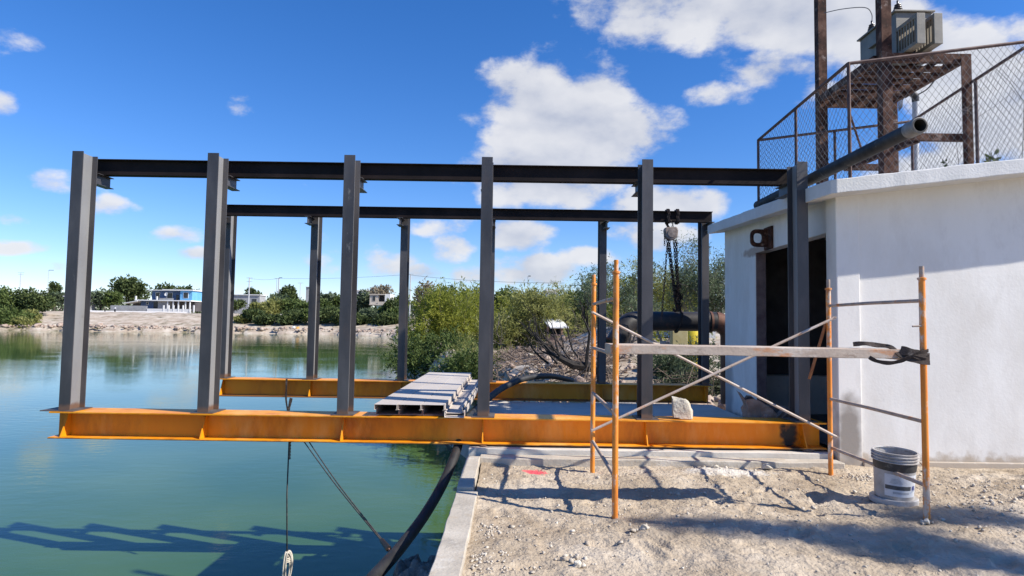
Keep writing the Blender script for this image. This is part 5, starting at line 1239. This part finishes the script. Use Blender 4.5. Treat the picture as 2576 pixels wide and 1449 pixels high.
pole(53, 686, 230, 'thin pole with two crossarms over the left bank trees', ((0, 3.0), (.9, 2.6)))
pole(123, 680, 228, 'street lamp pole left of the leftmost column', (), 2.2, .09, name='street_lamp')
pole(628, 698, 190, 'pale leaning utility pole with two crossarms right of the second column', ((.2, 2.4), (1.6, 2.2)), r=.18)
pole(702, 699, 200, 'pale street lamp pole among the far trees, the tallest there', (), 1.3, .20, name='street_lamp')
pole(697, 700, 230, 'thinner pole just behind the tallest lamp pole', ((.1, 2.5),), r=.13)
pole(756, 712, 235, 'thin pole with a crossarm and white box left of the third column', ((0, 2.6),), r=.12)
pole(1033, 689, 150, 'white utility pole beside the round brownish tree crown', ((.1, 1.8),), r=.15)
pole(1328, 695, 120, 'small dark street lamp above the olive shrubs', (), .7, .05, name='street_lamp')
for k, (a, b, lab) in enumerate((((628, 700, 190), (702, 700, 200), 'left span of the far power line'), ((702, 700, 200), (1033, 690, 150), 'middle span of the far power line crossing behind the columns'), ((1033, 692, 150), (1420, 712, 110), 'right span of the far power line above the shrubs'))):
    p, q = at(a[0], a[1], a[2] * KF), at(b[0], b[1], b[2] * KF); P = [p.lerp(q, t) + Vector((0, 0, -1.2 * 4 * t * (1 - t) * .5)) for t in np.linspace(0, 1, 14)]
    tag(MB().tube(P, .036, 4).build('power_line', DROPE), lab, 'cable', 'power line spans')
# ---------------------------------------------------------------- kiosk, yellow drum, debris
def kiosk():
    Y = 40; f = lambda px, py, y=Y: at(px, py, y); BR = mat('old_brick', [(.26, .16, .12), (.38, .27, .22)], .9, 3, 0, .01, 12, .2)
    T = thing('brick_kiosk', (f(1395, 890).x, Y, f(1395, 890).z), 'small brick kiosk with a tilted white slab roof among the rubble', 'kiosk')
    x0, x1 = f(1376, 850).x, f(1416, 850).x; zb, zt = f(1395, 895).z, f(1395, 823).z
    part('wall', BR, T, x0, x1, Y, Y + .12, zb - .3, zt - .45); part('pillar', BR, T, x0, x0 + .12, Y + .12, Y + 1.0, zb - .3, zt + .1); part('pillar', BR, T, x1 - .12, x1, Y + .12, Y + 1.0, zb - .3, zt + .1); part('back', SHADE, T, x0 + .12, x1 - .12, Y + .9, Y + 1.0, zb - .3, zt + .1)
    a, b, c, d = f(1384, 823, Y - .3), f(1431, 823, Y - .3), f(1410, 802, Y + 1.2), f(1364, 802, Y + 1.2)
    MB().hexa([p - Vector((0, 0, .07)) for p in (a, b, c, d)] + [a, b, c, d]).build('roof_slab', WHITEP, T)
kiosk()
def drum():
    c = at(1743, 846, 20); Yl = mat('yellow_plastic', [(.70, .52, .02), (.78, .60, .04)], .45, 4)
    T = thing('yellow_tank', (c.x, 20, hz(c.x, 20)), 'bright yellow plastic tank seen under the black water main', 'tank')
    z0 = hz(c.x, 20) - .1; zt = at(1743, 826, 20).z
    MB().lathe([(0, 0), (.36, 0), (.38, .04), (.38, (zt - z0) * .45), (.36, (zt - z0) * .48), (.38, (zt - z0) * .51), (.38, zt - z0 - .12), (.30, zt - z0), (0, zt - z0)], (c.x, 20, z0), 26).build('shell', Yl, T, smooth='auto')
    MB().lathe([(0, 0), (.10, 0), (.10, .06), (0, .07)], (c.x, 20, zt), 14).build('cap', DARKG, T)
    o = MB().box(at(1712, 845, 19).x - .25, at(1712, 845, 19).x + .22, 19, 19.3, hz(3.5, 19), at(1712, 832, 19).z)
    tag(o.build('drab_crate', mat('drab_yellow_board', [(.34, .28, .12), (.44, .38, .2)], .9, 4), bevel=.02), 'drab yellowish crate left of the yellow tank behind the columns', 'crate')
drum()
for k, (px, py, M_, lab) in enumerate(((735, 829, WHITEP, 'left white plastic drum at the far waterline'), (739, 824, WHITEP, 'upper white plastic drum at the far waterline'), (749, 826, mat('orange_plastic', [(.75, .36, .06), (.8, .42, .08)], .5, 3), 'orange plastic drum at the far waterline'))):
    c = at(px, py, 158 * KF); tag(MB().lathe([(0, -.45), (.42, -.45), (.47, -.38), (.47, .38), (.42, .45), (0, .45)], c, 14, axis=(1, .2, .3)).build('plastic_drum', M_, smooth='auto'), lab, 'drum', 'plastic drums at the far waterline')
tag(MB().tube([at(681, 790, 212), at(690, 800, 211.5), at(709, 815, 211)], [.12, .16, .18], 6).build('fallen_branch', BARKG, smooth=True), 'bare grey branch leaning down the far bank', 'branch')
# ---------------------------------------------------------------- two people on the far slipway
def person(px, pfoot, ptop, Y, lab, shirt, trousers, pose):
    Y *= KF; f = at(px, pfoot, Y); h = at(px, ptop, Y).z - f.z
    T = thing('person', f, lab, 'person', 'people on the far slipway')
    if pose == 'stand':
        J = {'pel': (0, 0, .52, .10), 'che': (.01, 0, .72, .11), 'nek': (.01, 0, .84, .05), 'hed': (.01, 0, .90, .065), 'top': (.01, 0, .97, .05), 'lk': (-.06, -.02, .28, .06), 'la': (-.07, 0, .04, .04), 'lt': (-.07, -.08, .02, .03), 'rk': (.07, -.02, .28, .06), 'ra': (.08, 0, .04, .04), 'rt': (.08, -.08, .02, .03), 'le': (-.14, -.02, .62, .04), 'lh': (-.13, -.09, .48, .03), 're': (.15, -.02, .62, .04), 'rh': (.17, -.08, .50, .03), 'ls': (-.10, 0, .79, .05), 'rs': (.12, 0, .79, .05)}
    else:   # bending forward
        J = {'pel': (.05, 0, .60, .12), 'che': (-.14, 0, .74, .12), 'nek': (-.24, 0, .76, .06), 'hed': (-.30, 0, .76, .075), 'top': (-.37, 0, .75, .05), 'lk': (.02, -.06, .32, .07), 'la': (.06, -.05, .04, .05), 'lt': (-.03, -.06, .02, .04), 'rk': (.06, .08, .32, .07), 'ra': (.12, .06, .04, .05), 'rt': (.03, .06, .02, .04), 'le': (-.16, -.12, .50, .045), 'lh': (-.20, -.10, .30, .035), 're': (-.18, .12, .50, .045), 'rh': (-.22, .1, .30, .035), 'ls': (-.17, -.10, .70, .055), 'rs': (-.17, .10, .70, .055)}
    E = [('pel', 'che'), ('che', 'nek'), ('nek', 'hed'), ('hed', 'top'), ('pel', 'lk'), ('lk', 'la'), ('la', 'lt'), ('pel', 'rk'), ('rk', 'ra'), ('ra', 'rt'), ('che', 'ls'), ('ls', 'le'), ('le', 'lh'), ('che', 'rs'), ('rs', 're'), ('re', 'rh')]
    keys = list(J); me = bpy.data.meshes.new('body'); me.from_pydata([(f.x + J[k][0] * h, f.y + J[k][1] * h, f.z + J[k][2] * h) for k in keys], [(keys.index(a), keys.index(b)) for a, b in E], [])
    M_ = mat(shirt[0], [shirt[1], shirt[1]], .85, 3)
    o = link('body', me, M_, T); sk = o.modifiers.new('skin', 'SKIN'); o.modifiers.new('sub', 'SUBSURF').levels = 1
    for i, k in enumerate(keys): v = me.skin_vertices[0].data[i]; v.radius = (J[k][3] * h * .8,) * 2; v.use_root = k == 'pel'
    P = Vector((f.x + J['pel'][0] * h, f.y, f.z + .55 * h)); mb = MB()
    for kk, aa in (('lk', 'la'), ('rk', 'ra')):
        mb.tube([P, (f.x + J[kk][0] * h, f.y + J[kk][1] * h, f.z + J[kk][2] * h), (f.x + J[aa][0] * h, f.y + J[aa][1] * h, f.z + J[aa][2] * h)], [.10 * h, .075 * h, .055 * h], 8)
    mb.build('trousers', mat(trousers[0], [trousers[1], trousers[1]], .9, 3), T, smooth=True)
    hd = Vector((f.x + J['hed'][0] * h, f.y, f.z + J['hed'][2] * h)); MB().lathe([(0, .075 * h), (.05 * h, .055 * h), (.07 * h, .01 * h), (.066 * h, -.01 * h)], hd, 10, axis=(Vector((0, 0, 1)) if pose == 'stand' else Vector((-1, 0, .4))).normalized()).build('hair', BARK, T, smooth=True)
person(289, 785, 770.5, 185, 'standing person in a white shirt on the far slipway', ('white_shirt', (.60, .60, .62)), ('dark_trousers', (.03, .03, .04)), 'stand')
person(263, 784, 772.5, 185, 'person bending down in dark clothes on the far slipway', ('dark_brown_shirt', (.10, .07, .06)), ('black_trousers', (.02, .02, .022)), 'bend')
# ---------------------------------------------------------------- yard trees beside the building, outside the picture, that throw soft shade on the dirt
def shade_tree():
    """its boughs stand about 14 m up-sun of the soft bands on the dirt"""
    pr = random.Random(4); rng = np.random.default_rng(4); T = thing('yard_tree', (16.5, -2.4, 0), 'sparse yard tree right of the picture whose boughs shade the dirt', 'tree'); mb = MB(); cl = []
    fork = Vector((16.3, -2.2, 6.4)); mb.tube([(16.5, -2.4, -.2), (16.45, -2.35, 2), (16.2, -2.3, 4.5), fork], [.28, .24, .2, .17], 9)
    for pts, r in (([(2280, 1298), (2400, 1308), (2500, 1312), (2620, 1318)], .05), ([(1700, 1318), (1850, 1330), (2000, 1345), (2200, 1372), (2400, 1405), (2600, 1440)], .075), ([(2150, 1330), (2300, 1365), (2450, 1400), (2600, 1420)], .05)):
        P = [atz(px, py, 0) + SUNV * (14.2 + .25 * pr.random()) for px, py in pts]
        path = smooth_path([fork] + P[::-1], 5); n = len(path); mb.tube(path, [.13 * (1 - i / n) + r * .5 for i in range(n)], 7)
        cl += path[6:]
    mb.build('trunk', BARKG, T)
    n = 2400; C = np.array([p[:] for p in cl]); p = C[rng.integers(0, len(C), n)] + rng.normal(size=(n, 3)) * np.array([.20, .10, .10]); t_ = rng.normal(size=(n, 3)); t_ /= np.linalg.norm(t_, axis=1)[:, None]; s = np.cross(t_, rng.normal(size=(n, 3))); s /= np.linalg.norm(s, axis=1)[:, None]
    V = np.stack([p, p + t_ * .07 + s * .03, p + t_ * .14, p + t_ * .07 - s * .03], 1).reshape(-1, 3); arrays('crown', V, np.arange(4 * n).reshape(-1, 4), LEAFOLIVE, T)
shade_tree()
